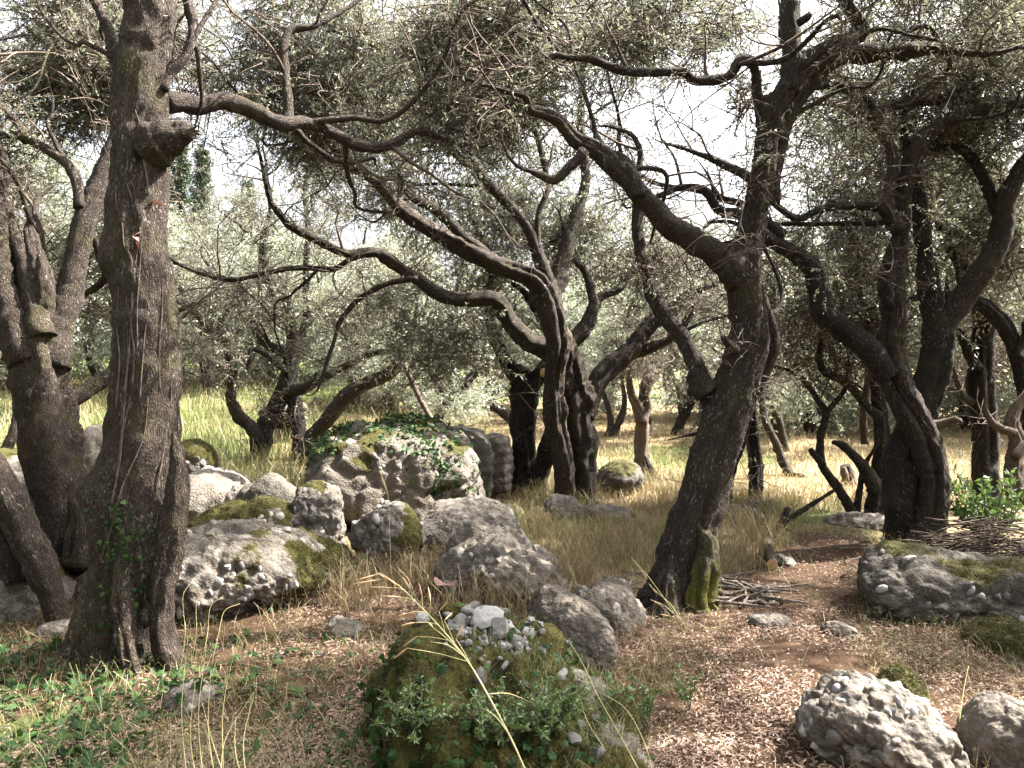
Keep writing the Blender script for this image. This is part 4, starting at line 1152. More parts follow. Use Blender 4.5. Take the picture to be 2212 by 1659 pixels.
far = [far_tree(60, 6.2, 2.3, 20), far_tree(61, 5.2, 2.1, 17), far_tree(62, 6.8, 2.0, 19), far_tree(63, 4.4, 2.0, 15), bush(64, 3.4, 2.1, 20), bush(65, 2.6, 1.8, 16)]
FARLIST = [  # photo x, distance, variant, scale, label
    (60, 16, 0, 1.00, 'silvery olive in the sunny meadow between the two leftmost trunks'),
    (-160, 14, 2, 1.10, 'olive crown filling the left edge behind the forked tree'),
    (220, 21, 1, 0.97, 'far silvery olive just left of the ivy-stemmed trunk'),
    (440, 19, 1, 0.88, 'silvery olive just right of the ivy-stemmed trunk, behind tall grass'),
    (560, 24, 2, 0.97, 'far bright olive above the fork of the paired trees'),
    (690, 21, 3, 0.97, 'low bright olive behind the bent trunk'),
    (840, 18, 3, 0.88, 'low round sunlit olive above the ivy boulder'),
    (930, 15.5, 3, 0.62, 'small bushy olive catching full sun behind the layered boulder'),
    (980, 25, 0, 0.93, 'hazy far olive left of the slim black trunk'),
    (1130, 30, 1, 1.06, 'farthest hazy olive behind the central trunks'),
    (1250, 22, 0, 0.88, 'shaded olive directly behind the central tree'),
    (1400, 19, 1, 0.93, 'shaded olive behind the reddish dead trunk'),
    (1530, 24, 0, 0.97, 'shaded far olive behind the leaning trunk'),
    (1560, 17.5, 3, 0.95, 'low olive crown against the back of the leaning trunk'),
    (1690, 15.5, 3, 0.75, 'pale round olive bush at the meadow edge'),
    (1790, 20, 1, 1.05, 'olive behind the Y-shaped sapling'),
    (1900, 25, 0, 1.10, 'far olive behind the snapped-limb tree'),
    (2000, 18, 2, 0.95, 'olive behind the entwined pair'),
    (2110, 22, 1, 1.10, 'far olive behind the upright dark trunk'),
    (2320, 16.5, 0, 0.95, 'olive crown filling the right edge beyond the shrub'),
    (2380, 18, 2, 1.10, 'olive at the right edge beyond the curved trunk'),
    (330, 30, 0, 1.06, 'farthest olive hidden mostly by the ivy-stemmed trunk'),
    (800, 33, 2, 0.97, 'farthest olive in the gap above the long low limb'),
    (1450, 34, 1, 1.11, 'farthest shaded olive right of the central tree'),
    (1720, 34, 2, 1.20, 'farthest olive right of the leaning trunk'),
    (2060, 34, 0, 1.20, 'farthest olive behind the entwined stems'),
    (120, 34, 1, 1.30, 'farthest olive at the left beyond the bright meadow'),
    (1330, 40, 0, 1.14, 'olive at the very back under the central limbs'),
    (600, 40, 3, 1.23, 'olive at the very back under the cypresses'),
    (10, 20, 4, 1.00, 'bushy olive at the end of the left meadow, left edge'),
    (300, 22, 4, 1.15, 'bushy olive behind the ivy-stemmed trunk'),
    (450, 20.5, 5, 1.10, 'bushy olive at the end of the left meadow, right of the ivy-stemmed trunk'),
    (580, 22, 4, 1.10, 'bushy olive at the end of the left meadow, behind the forked pair'),
    (760, 23, 4, 1.00, 'pale bushy olive beyond the ivy boulder'),
    (900, 19, 5, 0.90, 'pale bushy olive beyond the layered boulder'),
    (1060, 26, 4, 1.20, 'bushy olive filling the back between slim trunk and layered rocks'),
    (1200, 27, 5, 1.30, 'bushy olive filling the back between the central trunks'),
    (1310, 25, 4, 1.10, 'bushy olive in shade right of the central trunks'),
    (1480, 23, 4, 1.10, 'bushy olive in shade left of the leaning trunk'),
    (1650, 22, 5, 1.20, 'bushy olive in shade right of the leaning trunk'),
    (1750, 18.5, 5, 0.95, 'pale olive bush at the back of the sunlit meadow'),
    (1850, 23, 4, 1.10, 'bushy olive behind the snapped-limb tree'),
    (1980, 22, 5, 1.20, 'bushy olive behind the entwined pair'),
    (2090, 19, 4, 1.00, 'bushy olive between the entwined pair and the upright trunk'),
    (2210, 20, 4, 1.10, 'bushy olive at the right edge beyond the dead trunk'),
]
used = set()
for i, (px_, d, vi, sc, lab) in enumerate(FARLIST):
    p = P(px_, 900, d); p[2] = gz(p[0], p[1])
    rz = rng.uniform(0, 6.28)
    if vi not in used:
        used.add(vi)
        o = far[vi]; o.location = [float(a) for a in p]; o.rotation_euler = (0, 0, rz); o.scale = (sc,) * 3
        o['label'] = lab; o['group'] = 'olive trees of the far thicket'
    else:
        copy_tree(far[vi], p, rz, sc, lab, 'olive trees of the far thicket')
# unseen olives added around the camera to cast dapples and dim the skylight
for x, y, vi, sc, lab in ((6.7, 2.5, 1, 0.95, 'unseen olive added just right of the frame to shade the path'),
                          (7.9, 6.6, 0, 0.95, 'unseen olive added right of the frame to shade the long boulder'),
                          (4.2, -2.6, 2, 0.85, 'unseen olive added behind the viewer on the right for foreground shade'),
                          (-5.6, 1.2, 0, 0.9, 'unseen olive added left of the frame to dim the skylight'),
                          (-3.4, -3.6, 1, 0.95, 'unseen olive added behind the viewer on the left to dim the skylight'),
                          (0.6, -5.0, 0, 0.95, 'unseen olive added straight behind the viewer to dim the skylight'),
                          (-8.5, 5.0, 2, 1.0, 'unseen olive added farther left of the frame to block low sky'),
                          (5.5, -7.0, 4, 1.3, 'unseen bushy olive added far behind on the right to block low sky'),
                          (-1.5, -9.0, 4, 1.3, 'unseen bushy olive added far behind the viewer to block low sky'),
                          (-7.5, -4.5, 4, 1.3, 'unseen bushy olive added far behind on the left to block low sky'),
                          (-11, 1.0, 4, 1.3, 'unseen bushy olive added far left of the frame to block low sky')):
    copy_tree(far[vi], (x, y, float(gz(x, y))), x * 1.7, sc, lab, 'unseen olives added for shade')

# ---- cypresses behind on the left
def cypress(px_, ytop, d, label, seed):
    b = P(px_, 880, d); b[2] = gz(b[0], b[1])
    top = P(px_, ytop, d)[2]
    T = Tree('cypress_tree', b, label, seed, bark='bark', leaf='cypress_leaf', group='cypresses above the olives')
    hh = top - b[2]
    T.tube('trunk', [b + [0, 0, -0.3], b + [0, 0, hh * 0.5], b + [0.02, 0, hh * 0.97]], [0.2, 0.12, 0.02], sides=8, step=0.5)
    r = T.r
    n = 130
    z = r.uniform(0.12, 0.99, n) ** 0.8
    a = r.uniform(0, 6.283, n)
    q = 0.62 * np.clip((1 - z) * 2.2, 0.05, 1) ** 0.7 * np.sqrt(r.uniform(0.2, 1, n)) * (hh / 12)
    T.cc.append(np.stack([b[0] + np.cos(a) * q, b[1] + np.sin(a) * q, b[2] + z * hh], 1))
    T.ck += ['cyp'] * n; T.cs.append(r.uniform(1.1, 1.7, n) * hh / 11)
    T.finish(connect=False, tilt=0.25)


cypress(440, 330, 31, 'tall dark cypress beside the ivy-stemmed trunk', 41)
cypress(394, 290, 33, 'tallest cypress, half hidden by the ivy-stemmed trunk', 42)
cypress(540, 395, 34, 'slim pointed cypress right of the taller ones', 43)
cypress(492, 500, 38, 'shortest cypress, its tip in the bright gap of sky', 44)

# ------------------------------------------------------------------ boulders
import bmesh
_ico = {}


def ico(level):
    if level not in _ico:
        bm = bmesh.new(); bmesh.ops.create_icosphere(bm, subdivisions=level, radius=1.0)
        bm.verts.ensure_lookup_table()
        v = np.array([x.co[:] for x in bm.verts]); f = np.array([[a.index for a in q.verts] for q in bm.faces])
        bm.free(); _ico[level] = (nrm(v), f)
    return _ico[level]


def rock_shape(dirs, seed, nf=14, sharp=9.0, lo=0.78, box=0.0):
    r = np.random.default_rng(seed)
    n = nrm(r.normal(size=(nf, 3))); h = r.uniform(lo, 1.08, nf)
    if box:
        bx_ = np.array([[1, 0, 0.15], [-1, 0.1, 0.05], [0.1, -1, 0.12], [0, 1, 0], [0.12, -0.1, 1], [0, 0, -1.0]]) + r.normal(size=(6, 3)) * 0.08
        n = np.vstack([nrm(bx_), n]); h = np.concatenate([np.full(6, box), h + 0.22])
    q = np.clip(dirs @ n.T, 0.02, None) / h
    return (np.sum(q ** sharp, 1) + (1 / (1.3 if box else 1.12)) ** sharp) ** (-1 / sharp)


BV = {}


def boulder(name, c, rad, rz, seed, label, level=6, peb=0.05, ph=0.35, mat='rock', moss=0.0, mossdir=(0, 0, 1), rough=0.06, layers=0.0, group=None, nf=14, pebbles=0, psize=(0.02, 0.045), cat='boulder', tilt=0.0, fuzz=0, smooth_peb=0.0, box=0.0, bound=None):
    c = np.asarray(c, float); rad = np.asarray(rad, float)
    d, f = ico(level)
    v = d * rock_shape(d, seed, nf, box=box)[:, None] * rad
    ct, st_ = math.cos(tilt), math.sin(tilt)
    v = v @ np.array([[ct, 0, -st_], [0, 1, 0], [st_, 0, ct]])
    cz, sz = math.cos(rz), math.sin(rz)
    v = v @ np.array([[cz, sz, 0], [-sz, cz, 0], [0, 0, 1]])
    w_ = v + c
    m = float(np.mean(rad))
    nd = nrm(d / rad * m)
    nd = nd @ np.array([[ct, 0, -st_], [0, 1, 0], [st_, 0, ct]]) @ np.array([[cz, sz, 0], [-sz, cz, 0], [0, 0, 1]])
    disp = m * (rough * 1.6 * fbm(w_ * (1.6 / m), 3, seed) + rough * 0.7 * fbm(w_ * (5 / m), 3, seed + 4))
    cav = fbm(w_ * (2.6 / m), 3, seed + 40)
    disp = disp - m * 0.09 * sstep(0.12, 0.5, cav) - m * rough * 0.7 * (1 - np.abs(fbm(w_ * (3.2 / m), 3, seed + 44)) * 3).clip(0, 1) ** 2
    if layers:
        s = w_[:, 2] + 0.1 * w_[:, 0] + 0.05 * fbm(w_ * 2, 2, seed + 2)
        disp = disp + layers * m * np.abs(np.sin(s * 26 + 2 * fbm(w_ * 1.5, 2, seed + 6))) ** 0.6
    w2 = w_ + nd * disp[:, None]
    wq = w2 + 0.25 * peb * np.stack([vnoise(w2 / peb, 31), vnoise(w2 / peb, 32), vnoise(w2 / peb, 33)], 1)
    f1, cell = worley(wq / (peb * 1.7), seed)
    rr = 0.30 + 0.34 * ((cell * 7.13) % 1.0)
    dome = np.sqrt(np.clip(1 - (f1 / rr) ** 2, 0, 1)) * rr * 1.7
    f2, cell2 = worley(wq / (peb * 0.75), seed + 50)
    dome2 = np.sqrt(np.clip(1 - (f2 / 0.5) ** 2, 0, 1)) * 0.5
    cover = sstep(-0.25, 0.2, fbm(w2 * (2.2 / m), 2, seed + 12) + smooth_peb * -1.0 + 0.15)
    md = nrm(np.asarray(mossdir, float))
    mo = np.clip((nd @ md) * 0.9 - 0.35 + moss + 0.75 * fbm(w2 * 3.5, 3, seed + 15), 0, 1) * (1 if moss > 0 else 0)
    mo = np.clip(mo * 1.3, 0, 1)
    ms = sstep(0.4, 0.65, mo)
    hgt = (dome * peb * ph * 0.75 * (0.35 + 0.65 * (cell > 0.45)) + dome2 * peb * ph * 0.35 + 0.28 * peb * fbm(w2 * (0.55 / peb), 3, seed + 71)) * (0.4 + 0.6 * cover) * (1 - 0.75 * ms) + ms * (0.012 + 0.012 * fbm(w2 * 14, 2, seed + 3))
    w3 = w2 + nd * hgt[:, None]
    w3[:, 2] = np.maximum(w3[:, 2], -0.35)
    A_ = {'peb': np.stack([np.where(dome > 0.1, cell, cell2), np.maximum(dome, dome2 * 0.8) * cover, mo], 1)}
    root = empty(name, (c[0], c[1], float(gz(c[0], c[1]))), label, cat, group)
    org = np.array(root.location)
    low = w3[:, 2] < gz(w3[:, 0], w3[:, 1]) - 0.06
    f = f[~(low[f].all(1))]
    uu = np.unique(f); mp = np.zeros(len(w3), int); mp[uu] = np.arange(len(uu)); f = mp[f]
    w3, ms, nd = w3[uu], ms[uu], nd[uu]; A_ = {k_: v_[uu] for k_, v_ in A_.items()}
    me = make_mesh('rock', w3 - org, None, f, mat, True, A_)
    link('rock', me, root)
    BV[label] = (w3, f, ms, nd)
    r = np.random.default_rng(seed + 900)
    if pebbles:
        fc = w3[f].mean(1); fn = nrm(np.cross(w3[f[:, 1]] - w3[f[:, 0]], w3[f[:, 2]] - w3[f[:, 0]]))
        tocam = nrm(CAMP - fc)
        score = (np.sum(fn * tocam, 1) > 0.15) & (fc[:, 2] > gz(fc[:, 0], fc[:, 1])) & (ms[f].mean(1) < 0.5)
        cand = np.where(score)[0]
        for i in r.choice(cand, min(pebbles, len(cand)), replace=False):
            s = r.uniform(*psize)
            link('pebble', PEB[r.integers(0, len(PEB))], root, fc[i] - org - fn[i] * s * 0.35, rot=r.uniform(0, 6.28, 3), scale=(s * r.uniform(0.8, 1.3), s * r.uniform(0.7, 1.1), s * r.uniform(0.5, 0.8)))
    if fuzz:
        fc = w3[f].mean(1); fn = nrm(np.cross(w3[f[:, 1]] - w3[f[:, 0]], w3[f[:, 2]] - w3[f[:, 0]]))
        cand = np.where(ms[f].mean(1) > 0.6)[0]
        if len(cand) > 20:
            k_ = r.choice(cand, fuzz)
            b = fc[k_] + r.normal(size=(fuzz, 3)) * 0.006
            dv = nrm(fn[k_] + r.normal(size=(fuzz, 3)) * 0.6)
            sd = perp(dv, r) * 0.0022
            L = r.uniform(0.008, 0.022, (fuzz, 1))
            tv = np.stack([b - sd, b + sd, b + dv * L], 1).reshape(-1, 3)
            me = make_mesh('moss', tv - org, None, np.arange(fuzz * 3).reshape(-1, 3), 'moss_blade', False, None, {'rnd': r.random(fuzz)})
            link('moss', me, root, kind='stuff')
    return root


PEB, PEBD = [], []
for s in range(10):
    d, f = ico(3 if s < 3 else 2)
    v = d * rock_shape(d, 500 + s, 8, 40 if s < 7 else 14, 0.5)[:, None]
    v = v * (1 + 0.10 * fbm(v * 2.5, 2, s)[:, None])
    PEB.append(make_mesh('pebble', v, None, f, 'stone', s >= 7))
    if s > 5: PEBD.append(make_mesh('stone', v, None, f, 'rock_dark', False))


def bpx(x0, x1, ytop, d, depth, zb=-0.1):
    """centre and half sizes of a boulder that spans x0..x1 with its crest at ytop, d metres away"""
    a = P(x0, ytop, d); b = P(x1, ytop, d)
    top = a[2]
    return ((a[0] + b[0]) / 2, d * _cp, (top + zb) / 2), ((b[0] - a[0]) / 2, depth, (top - zb) / 2)


M1 = boulder('mossy_mound', (-0.02, 3.42, -0.25), (0.66, 0.95, 0.78), 0.1, 11, 'mossy foreground mound strewn with white stones and ivy', 7, 0.05, 0.35, 'rock', moss=0.50, mossdir=(-0.25, -0.1, 1), fuzz=26000, cat='mound', rough=0.13, nf=9)
c, r_ = bpx(330, 735, 1140, 5.75, 0.75, -0.2)
boulder('boulder', c, (r_[0] * 1.05, 0.8, r_[2] * 1.05), -0.25, 12, 'broad pale pebbly boulder beside the ivy-stemmed trunk, moss down one side', 7, 0.05, 0.36, 'rock', moss=0.06, mossdir=(0.9, -0.1, 0.5), pebbles=70, fuzz=5000)
c, r_ = bpx(-40, 190, 1185, 5.6, 0.6, -0.2)
boulder('boulder', c, r_, 0.2, 13, 'shaded low boulder left of the ivy-stemmed trunk', 6, 0.05, 0.45, 'rock', moss=0.1)
c, r_ = bpx(395, 650, 1083, 6.7, 0.5, 0.0)
boulder('boulder', c, r_, 0.1, 14, 'flat ledge of rock carpeted with golden moss', 6, 0.05, 0.4, 'rock', moss=0.5, tilt=-0.12, fuzz=9000)
c, r_ = bpx(360, 560, 1015, 8.2, 0.7, 0.0)
boulder('boulder', c, r_, 0.0, 15, 'pale sun-dappled boulder beneath the dark mossy block', 5, 0.06, 0.5, 'rock_pale', pebbles=25)
c, r_ = bpx(375, 474, 950, 8.4, 0.35, 0.25)
boulder('boulder', c, r_, 0.4, 16, 'dark mossy block capped with white stones behind the ivy-stemmed trunk', 5, 0.05, 0.4, 'rock_dark', moss=0.25, pebbles=22, psize=(0.02, 0.05), fuzz=3000)
c, r_ = bpx(505, 655, 1022, 7.5, 0.5, -0.05)
boulder('boulder', c, r_, 0.3, 17, 'smooth dark rounded rock dusted with dry litter', 5, 0.04, 0.15, 'rock_dark', smooth_peb=0.5)
c, r_ = bpx(628, 748, 1040, 6.85, 0.35, -0.1)
boulder('boulder', c, (r_[0], 0.32, r_[2] * 1.02), 0.2, 18, 'upright pebbly boulder with a small moss cap before the ivy boulder', 6, 0.055, 0.55, 'rock', moss=0.02, rough=0.10, pebbles=40, box=0.88)
c, r_ = bpx(545, 635, 1092, 6.6, 0.25, 0.05)
boulder('boulder', c, r_, 0.5, 19, 'small pale knob of rock between moss ledge and upright boulder', 5, 0.045, 0.5, 'rock_pale', pebbles=12)
c, r_ = bpx(560, 760, 1150, 6.25, 0.4, -0.15)
boulder('boulder', c, r_, 0.2, 61, 'low broken rock joining the pale boulder to the upright one', 6, 0.045, 0.4, 'rock', moss=0.12, mossdir=(0.5, -0.2, 0.8), pebbles=25, tilt=0.15, fuzz=2000)
c, r_ = bpx(860, 980, 1120, 6.9, 0.35, -0.15)
boulder('boulder', c, r_, 0.4, 62, 'dark low rock under the sunlit flat-topped boulder', 5, 0.045, 0.35, 'rock_dark', pebbles=12)
c, r_ = bpx(1080, 1190, 1180, 6.3, 0.35, -0.15)
boulder('boulder', c, r_, 0.1, 63, 'broken pale rock at the right shoulder of the wedge-shaped boulder', 6, 0.045, 0.4, 'rock', pebbles=14, tilt=0.2)
c, r_ = bpx(470, 600, 1045, 7.9, 0.35, -0.1)
boulder('boulder', c, r_, 0.7, 64, 'pebbly pale rock behind the smooth dark one', 5, 0.05, 0.45, 'rock_pale', pebbles=20)
c, r_ = bpx(655, 1055, 905, 8.8, 0.85, -0.3)
boulder('boulder', c, (r_[0] * 1.03, 0.95, r_[2]), 0.15, 20, 'huge grey boulder draped with ivy at the middle of the rocks', 6, 0.05, 0.34, 'rock', moss=0.0001, rough=0.08, pebbles=34, psize=(0.022, 0.05), nf=11, box=0.9)
c, r_ = bpx(880, 1068, 918, 9.8, 0.7, 0.0)
boulder('boulder', c, r_, 0.2, 21, 'dark layered boulder at the right shoulder of the ivy boulder', 5, 0.05, 0.3, 'rock_dark', layers=0.06, box=0.9)
c, r_ = bpx(1035, 1105, 935, 10.3, 0.45, 0.0)
boulder('boulder', c, r_, 0.0, 22, 'layered pale rock pillar left of the slim black trunk', 5, 0.05, 0.25, 'rock', layers=0.10, box=0.88)
c, r_ = bpx(765, 922, 1075, 6.6, 0.4, -0.15)
boulder('boulder', c, r_, -0.1, 23, 'rounded pebbly boulder in front of the ivy boulder', 6, 0.055, 0.55, 'rock', moss=0.0001, mossdir=(1, 0, 0.4), pebbles=45)
c, r_ = bpx(905, 1140, 1083, 7.2, 0.5, -0.1)
boulder('boulder', c, r_, 0.1, 24, 'sunlit flat-topped boulder with a dark hollow beneath', 6, 0.05, 0.4, 'rock_pale', pebbles=15, box=0.88)
c, r_ = bpx(945, 1235, 1143, 5.75, 0.5, -0.15)
boulder('boulder', c, (r_[0], 0.55, r_[2] * 1.04), 0.25, 25, 'wedge-shaped grey boulder behind the mossy mound', 6, 0.045, 0.45, 'rock', tilt=0.16, rough=0.10, pebbles=40, psize=(0.015, 0.035))
c, r_ = bpx(1160, 1290, 1275, 4.5, 0.4, -0.1)
boulder('boulder', c, r_, 0.5, 26, 'bare grey rock flank adjoining the mossy mound', 6, 0.04, 0.15, 'rock', smooth_peb=0.5, tilt=0.25)
c, r_ = bpx(1245, 1395, 1268, 5.15, 0.35, -0.12)
boulder('boulder', c, r_, -0.35, 27, 'white sunlit slab at the foot of the leaning tree', 6, 0.04, 0.2, 'rock_pale', tilt=0.25, smooth_peb=0.3)
c, r_ = bpx(1235, 1280, 1268, 5.0, 0.1, 0.0)
boulder('rock', c, r_, 0, 28, 'small dark stone at the left end of the white slab', 5, 0.03, 0.2, 'rock_dark', cat='rock')
c, r_ = bpx(1850, 2330, 1193, 5.35, 0.5, -0.2)
boulder('boulder', c, (r_[0], 0.5, r_[2] * 1.02), -0.12, 29, 'long low boulder below the entwined olive, moss along its top', 6, 0.045, 0.24, 'rock_dark', moss=0.0001, mossdir=(0.3, 0.5, 1), pebbles=26, fuzz=3000, rough=0.09, box=0.9)
c, r_ = bpx(1735, 2095, 1468, 3.35, 0.4, -0.25)
boulder('boulder', c, (r_[0] * 0.98, 0.42, r_[2]), -0.2, 30, 'white-pebbled boulder in the near right corner', 7, 0.05, 0.34, 'rock', rough=0.12, pebbles=34, psize=(0.015, 0.036), tilt=0.12)
c, r_ = bpx(2092, 2290, 1508, 3.25, 0.35, -0.25)
boulder('boulder', c, r_, 0.2, 31, 'smooth grey boulder cut by the right edge, nearest the viewer', 6, 0.05, 0.15, 'rock', smooth_peb=0.4)
c, r_ = bpx(2120, 2300, 1362, 4.55, 0.3, -0.1)
boulder('mossy_mound', c, r_, 0.1, 32, 'golden moss hummock below the long boulder at the right edge', 6, 0.05, 0.3, 'rock', moss=0.75, fuzz=9000, cat='mound')
c, r_ = bpx(1912, 1992, 1450, 3.95, 0.18, -0.1)
boulder('mossy_mound', c, r_, 0.1, 34, 'small brown moss hump behind the white-pebbled boulder', 5, 0.05, 0.2, 'rock_dark', moss=0.7, fuzz=4000, cat='mound')
c, r_ = bpx(1282, 1398, 990, 10.6, 0.5, -0.1)
boulder('boulder', c, r_, 0.0, 35, 'dark rounded boulder right of the central trunks, pale at its side', 5, 0.06, 0.2, 'rock_dark', moss=0.12, smooth_peb=0.3)
c, r_ = bpx(1168, 1260, 1072, 8.6, 0.3, -0.1)
boulder('rock', c, r_, 0.0, 36, 'black rock in the grass before the central trunks', 5, 0.05, 0.3, 'rock_dark', cat='rock')
c, r_ = bpx(1250, 1370, 1090, 8.7, 0.3, -0.1)
boulder('rock', c, r_, 0.3, 37, 'low dark rock in tall grass right of the central trunks', 5, 0.05, 0.3, 'rock_dark', cat='rock')
c, r_ = bpx(1558, 1650, 1090, 9.0, 0.35, -0.1)
boulder('rock', c, r_, 0.3, 38, 'grey rock at the foot of the slender straight olive', 5, 0.05, 0.3, 'rock', cat='rock')
c, r_ = bpx(1795, 1935, 1110, 8.3, 0.4, -0.1)
boulder('rock', c, r_, 0.1, 39, 'flat sunlit rock between the sapling and the entwined olive', 5, 0.05, 0.3, 'rock', cat='rock')
c, r_ = bpx(-60, 130, 960, 8.6, 0.6, -0.1)
boulder('boulder', c, r_, 0.1, 40, 'shaded purplish boulder behind the forked tree at the left edge', 5, 0.06, 0.3, 'rock_dark', moss=0.15)
c, r_ = bpx(120, 260, 925, 9.0, 0.6, -0.1)
boulder('boulder', c, r_, 0.5, 41, 'grey boulder glimpsed between the two left trunks', 5, 0.06, 0.4, 'rock')
for i, (x0, x1, yt, d, lab) in enumerate(((695, 780, 1358, 4.85, 'flat grey stone in the litter left of the mossy mound'), (345, 470, 1498, 3.8, 'flat grey stone among the ivy in the near left corner'),
                                          (1610, 1720, 1333, 5.15, 'flat pale stone half buried beside the stick heap'), (1790, 1850, 1372, 4.85, 'small pale stone flush with the path'),
                                          (1215, 1260, 1222, 5.9, 'small white stone in the grass behind the slab'), (1660, 1715, 1215, 6.6, 'tiny pale stone by the cut log'),
                                          (80, 150, 1320, 4.9, 'white chip of rock at the foot of the ivy-stemmed trunk'))):
    c, r_ = bpx(x0, x1, yt, d, 0.12, -0.06)
    if yt == 1358 or yt == 1498: r_ = (r_[0], 0.16, r_[2])
    p = (c[0], c[1], max(c[2], 0.0))
    boulder('stone', (c[0], c[1], float(gz(c[0], c[1])) + 0.01), (r_[0], r_[1], 0.07), 0.3 * i, 50 + i, lab, 5, 0.04, 0.2, 'rock', cat='stone')

# ------------------------------------------------------------------ solid surfaces of ground and boulders, for laying things on them
_vs, _fs, _n = [], [], 0
for lab, (v, f, ms, nd) in BV.items():
    _vs.append(v); _fs.append(f + _n); _n += len(v)
BVR = BVHTree.FromPolygons(np.vstack(_vs).tolist(), np.vstack(_fs).tolist())


def drop(x, y, top=2.5):
    """height and normal of the uppermost rock or ground at x, y"""
    z = float(gz(x, y)); nn = Vector((0, 0, 1))
    h = BVR.ray_cast(Vector((x, y, top)), Vector((0, 0, -1)))
    if h[0] is not None and h[0].z > z:
        return h[0].z, h[1], True
    return z, nn, False


def in_rock(x, y):
    h = BVR.ray_cast(Vector((float(x), float(y), 2.5)), Vector((0, 0, -1)))
    return h[0] is not None and h[0].z > float(gz(x, y)) + 0.03


_rb = []
for lab, (v, f, ms, nd) in BV.items():
    up = v[v[:, 2] > gz(v[:, 0], v[:, 1]) + 0.02]
    if len(up): _rb.append((up[:, :2].mean(0), (up[:, 0].max() - up[:, 0].min()) / 2 * 0.9, (up[:, 1].max() - up[:, 1].min()) / 2 * 0.9))


def outside_rocks(x, y):
    m = np.ones(len(x), bool)
    for c_, a_, b_ in _rb:
        m &= ((x - c_[0]) / a_) ** 2 + ((y - c_[1]) / b_) ** 2 > 1
    return m


# ------------------------------------------------------------------ grass
def blades(x, y, z, h, wd, lean, r):
    n = len(x)
    b = np.stack([x, y, z - 0.01], 1)
    az = r.uniform(0, 6.283, n)
    ld = np.stack([np.cos(az), np.sin(az), 0 * az], 1)
    fa = r.uniform(0, 6.283, n)
    sd = np.stack([np.cos(fa), np.sin(fa), 0 * fa], 1) * (wd * 0.5)[:, None]
    L = (lean * h)[:, None]
    up = np.array([0, 0, 1.0])
    m1 = b + up * (h * 0.5)[:, None] + ld * L * 0.22
    m2 = b + up * (h * 0.88)[:, None] + ld * L * 0.65
    t = b + up * (h * (1.0 - 0.25 * lean))[:, None] + ld * L * 1.15
    v = np.stack([b - sd, b + sd, m1 - sd * 0.85, m1 + sd * 0.85, m2 - sd * 0.5, m2 + sd * 0.5, t], 1).reshape(-1, 3)
    i = np.arange(n)[:, None] * 7
    q = np.concatenate([i + np.array([[0, 1, 3, 2]]), i + np.array([[2, 3, 5, 4]])], 0)
    tr = i + np.array([[4, 5, 6]])
    return v, q, tr


def grass(name, label, x, y, h, wd, lean, mat, seed, z=None):
    r = np.random.default_rng(seed)
    z = gz(x, y) if z is None else z
    k_ = r.random(len(x)) > 0.93 * path_at(x, y)
    x, y, z, h, wd, lean = x[k_], y[k_], z[k_], h[k_], wd[k_], lean[k_]
    v, q, t = blades(x, y, z, h, wd, lean, r)
    rn = r.random(len(x))
    me = make_mesh(name, v, q, t, mat, False, None, {'rnd': np.concatenate([rn, rn, rn])})
    link(name, me, kind='stuff', label=label, cat='grass')


def scatter(n, x0, x1, y0, y1, r, clump=1.0, scale=1.5, seed=0, keep=0.5):
    x = r.uniform(x0, x1, n * 3); y = r.uniform(y0, y1, n * 3)
    nz = fbm(np.stack([x * scale, y * scale, 0 * x], 1), 3, seed)
    o = np.argsort(-(nz * clump + r.normal(0, 0.35, len(x))))[: n]
    x, y = x[o], y[o]
    m = outside_rocks(x, y)
    return x[m], y[m]


r = np.random.default_rng(5)


def frustum(n, y0, y1, r, px0=-80, px1=2300, powr=1.0):
    """ground positions with even spread over the photo's depth range"""
    t = r.random(n)
    y = 1 / (1 / y0 + (1 / y1 - 1 / y0) * t ** powr)
    x = (r.uniform(px0, px1, n) - 1106) / F * y
    return x, y


# tall straw between the central tree and the leaning tree
x, y = scatter(15000, -0.1, 3.4, 5.6, 11.5, r, 1.0, 1.2, 3)
m = r.random(len(x)) > 1.3 * path_at(x, y)
x, y = x[m], y[m]
grass('tall_grass', 'tall straw-coloured grass between the central and the leaning tree', x, y, r.uniform(0.10, 0.34, len(x)) * (0.55 + 0.45 * (fbm(np.stack([x, y, 0 * x], 1) * 1.4, 2, 4) > -0.1)), r.uniform(0.003, 0.007, len(x)), r.uniform(0.2, 1.1, len(x)), 'dry_grass', 51)
x, y = scatter(4200, -0.2, 3.2, 5.6, 11.5, r, 1.4, 1.5, 8)
grass('green_grass', 'greener blades among the straw in the middle of the grove', x, y, r.uniform(0.08, 0.3, len(x)), r.uniform(0.003, 0.007, len(x)), r.uniform(0.3, 1.0, len(x)), 'green_grass', 52)
# short dry sward everywhere near
x, y = frustum(17000, 2.9, 9.0, r)
m = outside_rocks(x, y) & (r.random(len(x)) < 0.35 + 0.65 * (fbm(np.stack([x * 1.6, y * 1.6, 0 * x], 1), 3, 6) > 0.0))
x, y = x[m], y[m]
grass('dry_grass', 'short dry grass scattered over the leaf litter', x, y, r.uniform(0.03, 0.14, len(x)), r.uniform(0.002, 0.0045, len(x)), r.uniform(0.3, 1.5, len(x)), 'dry_grass', 53)
x, y = frustum(15000, 2.7, 8.0, r)
m = outside_rocks(x, y) & (fbm(np.stack([x * 1.3, y * 1.3, 0 * x], 1), 3, 9) + 0.25 * sstep(0.2, -0.8, x) * sstep(5, 4, y) + r.normal(0, 0.06, len(x)) > 0.08)
x, y = x[m], y[m]
grass('green_grass', 'short green blades in the near ground', x, y, r.uniform(0.03, 0.13, len(x)), r.uniform(0.002, 0.005, len(x)), r.uniform(0.2, 1.2, len(x)), 'green_grass', 54)
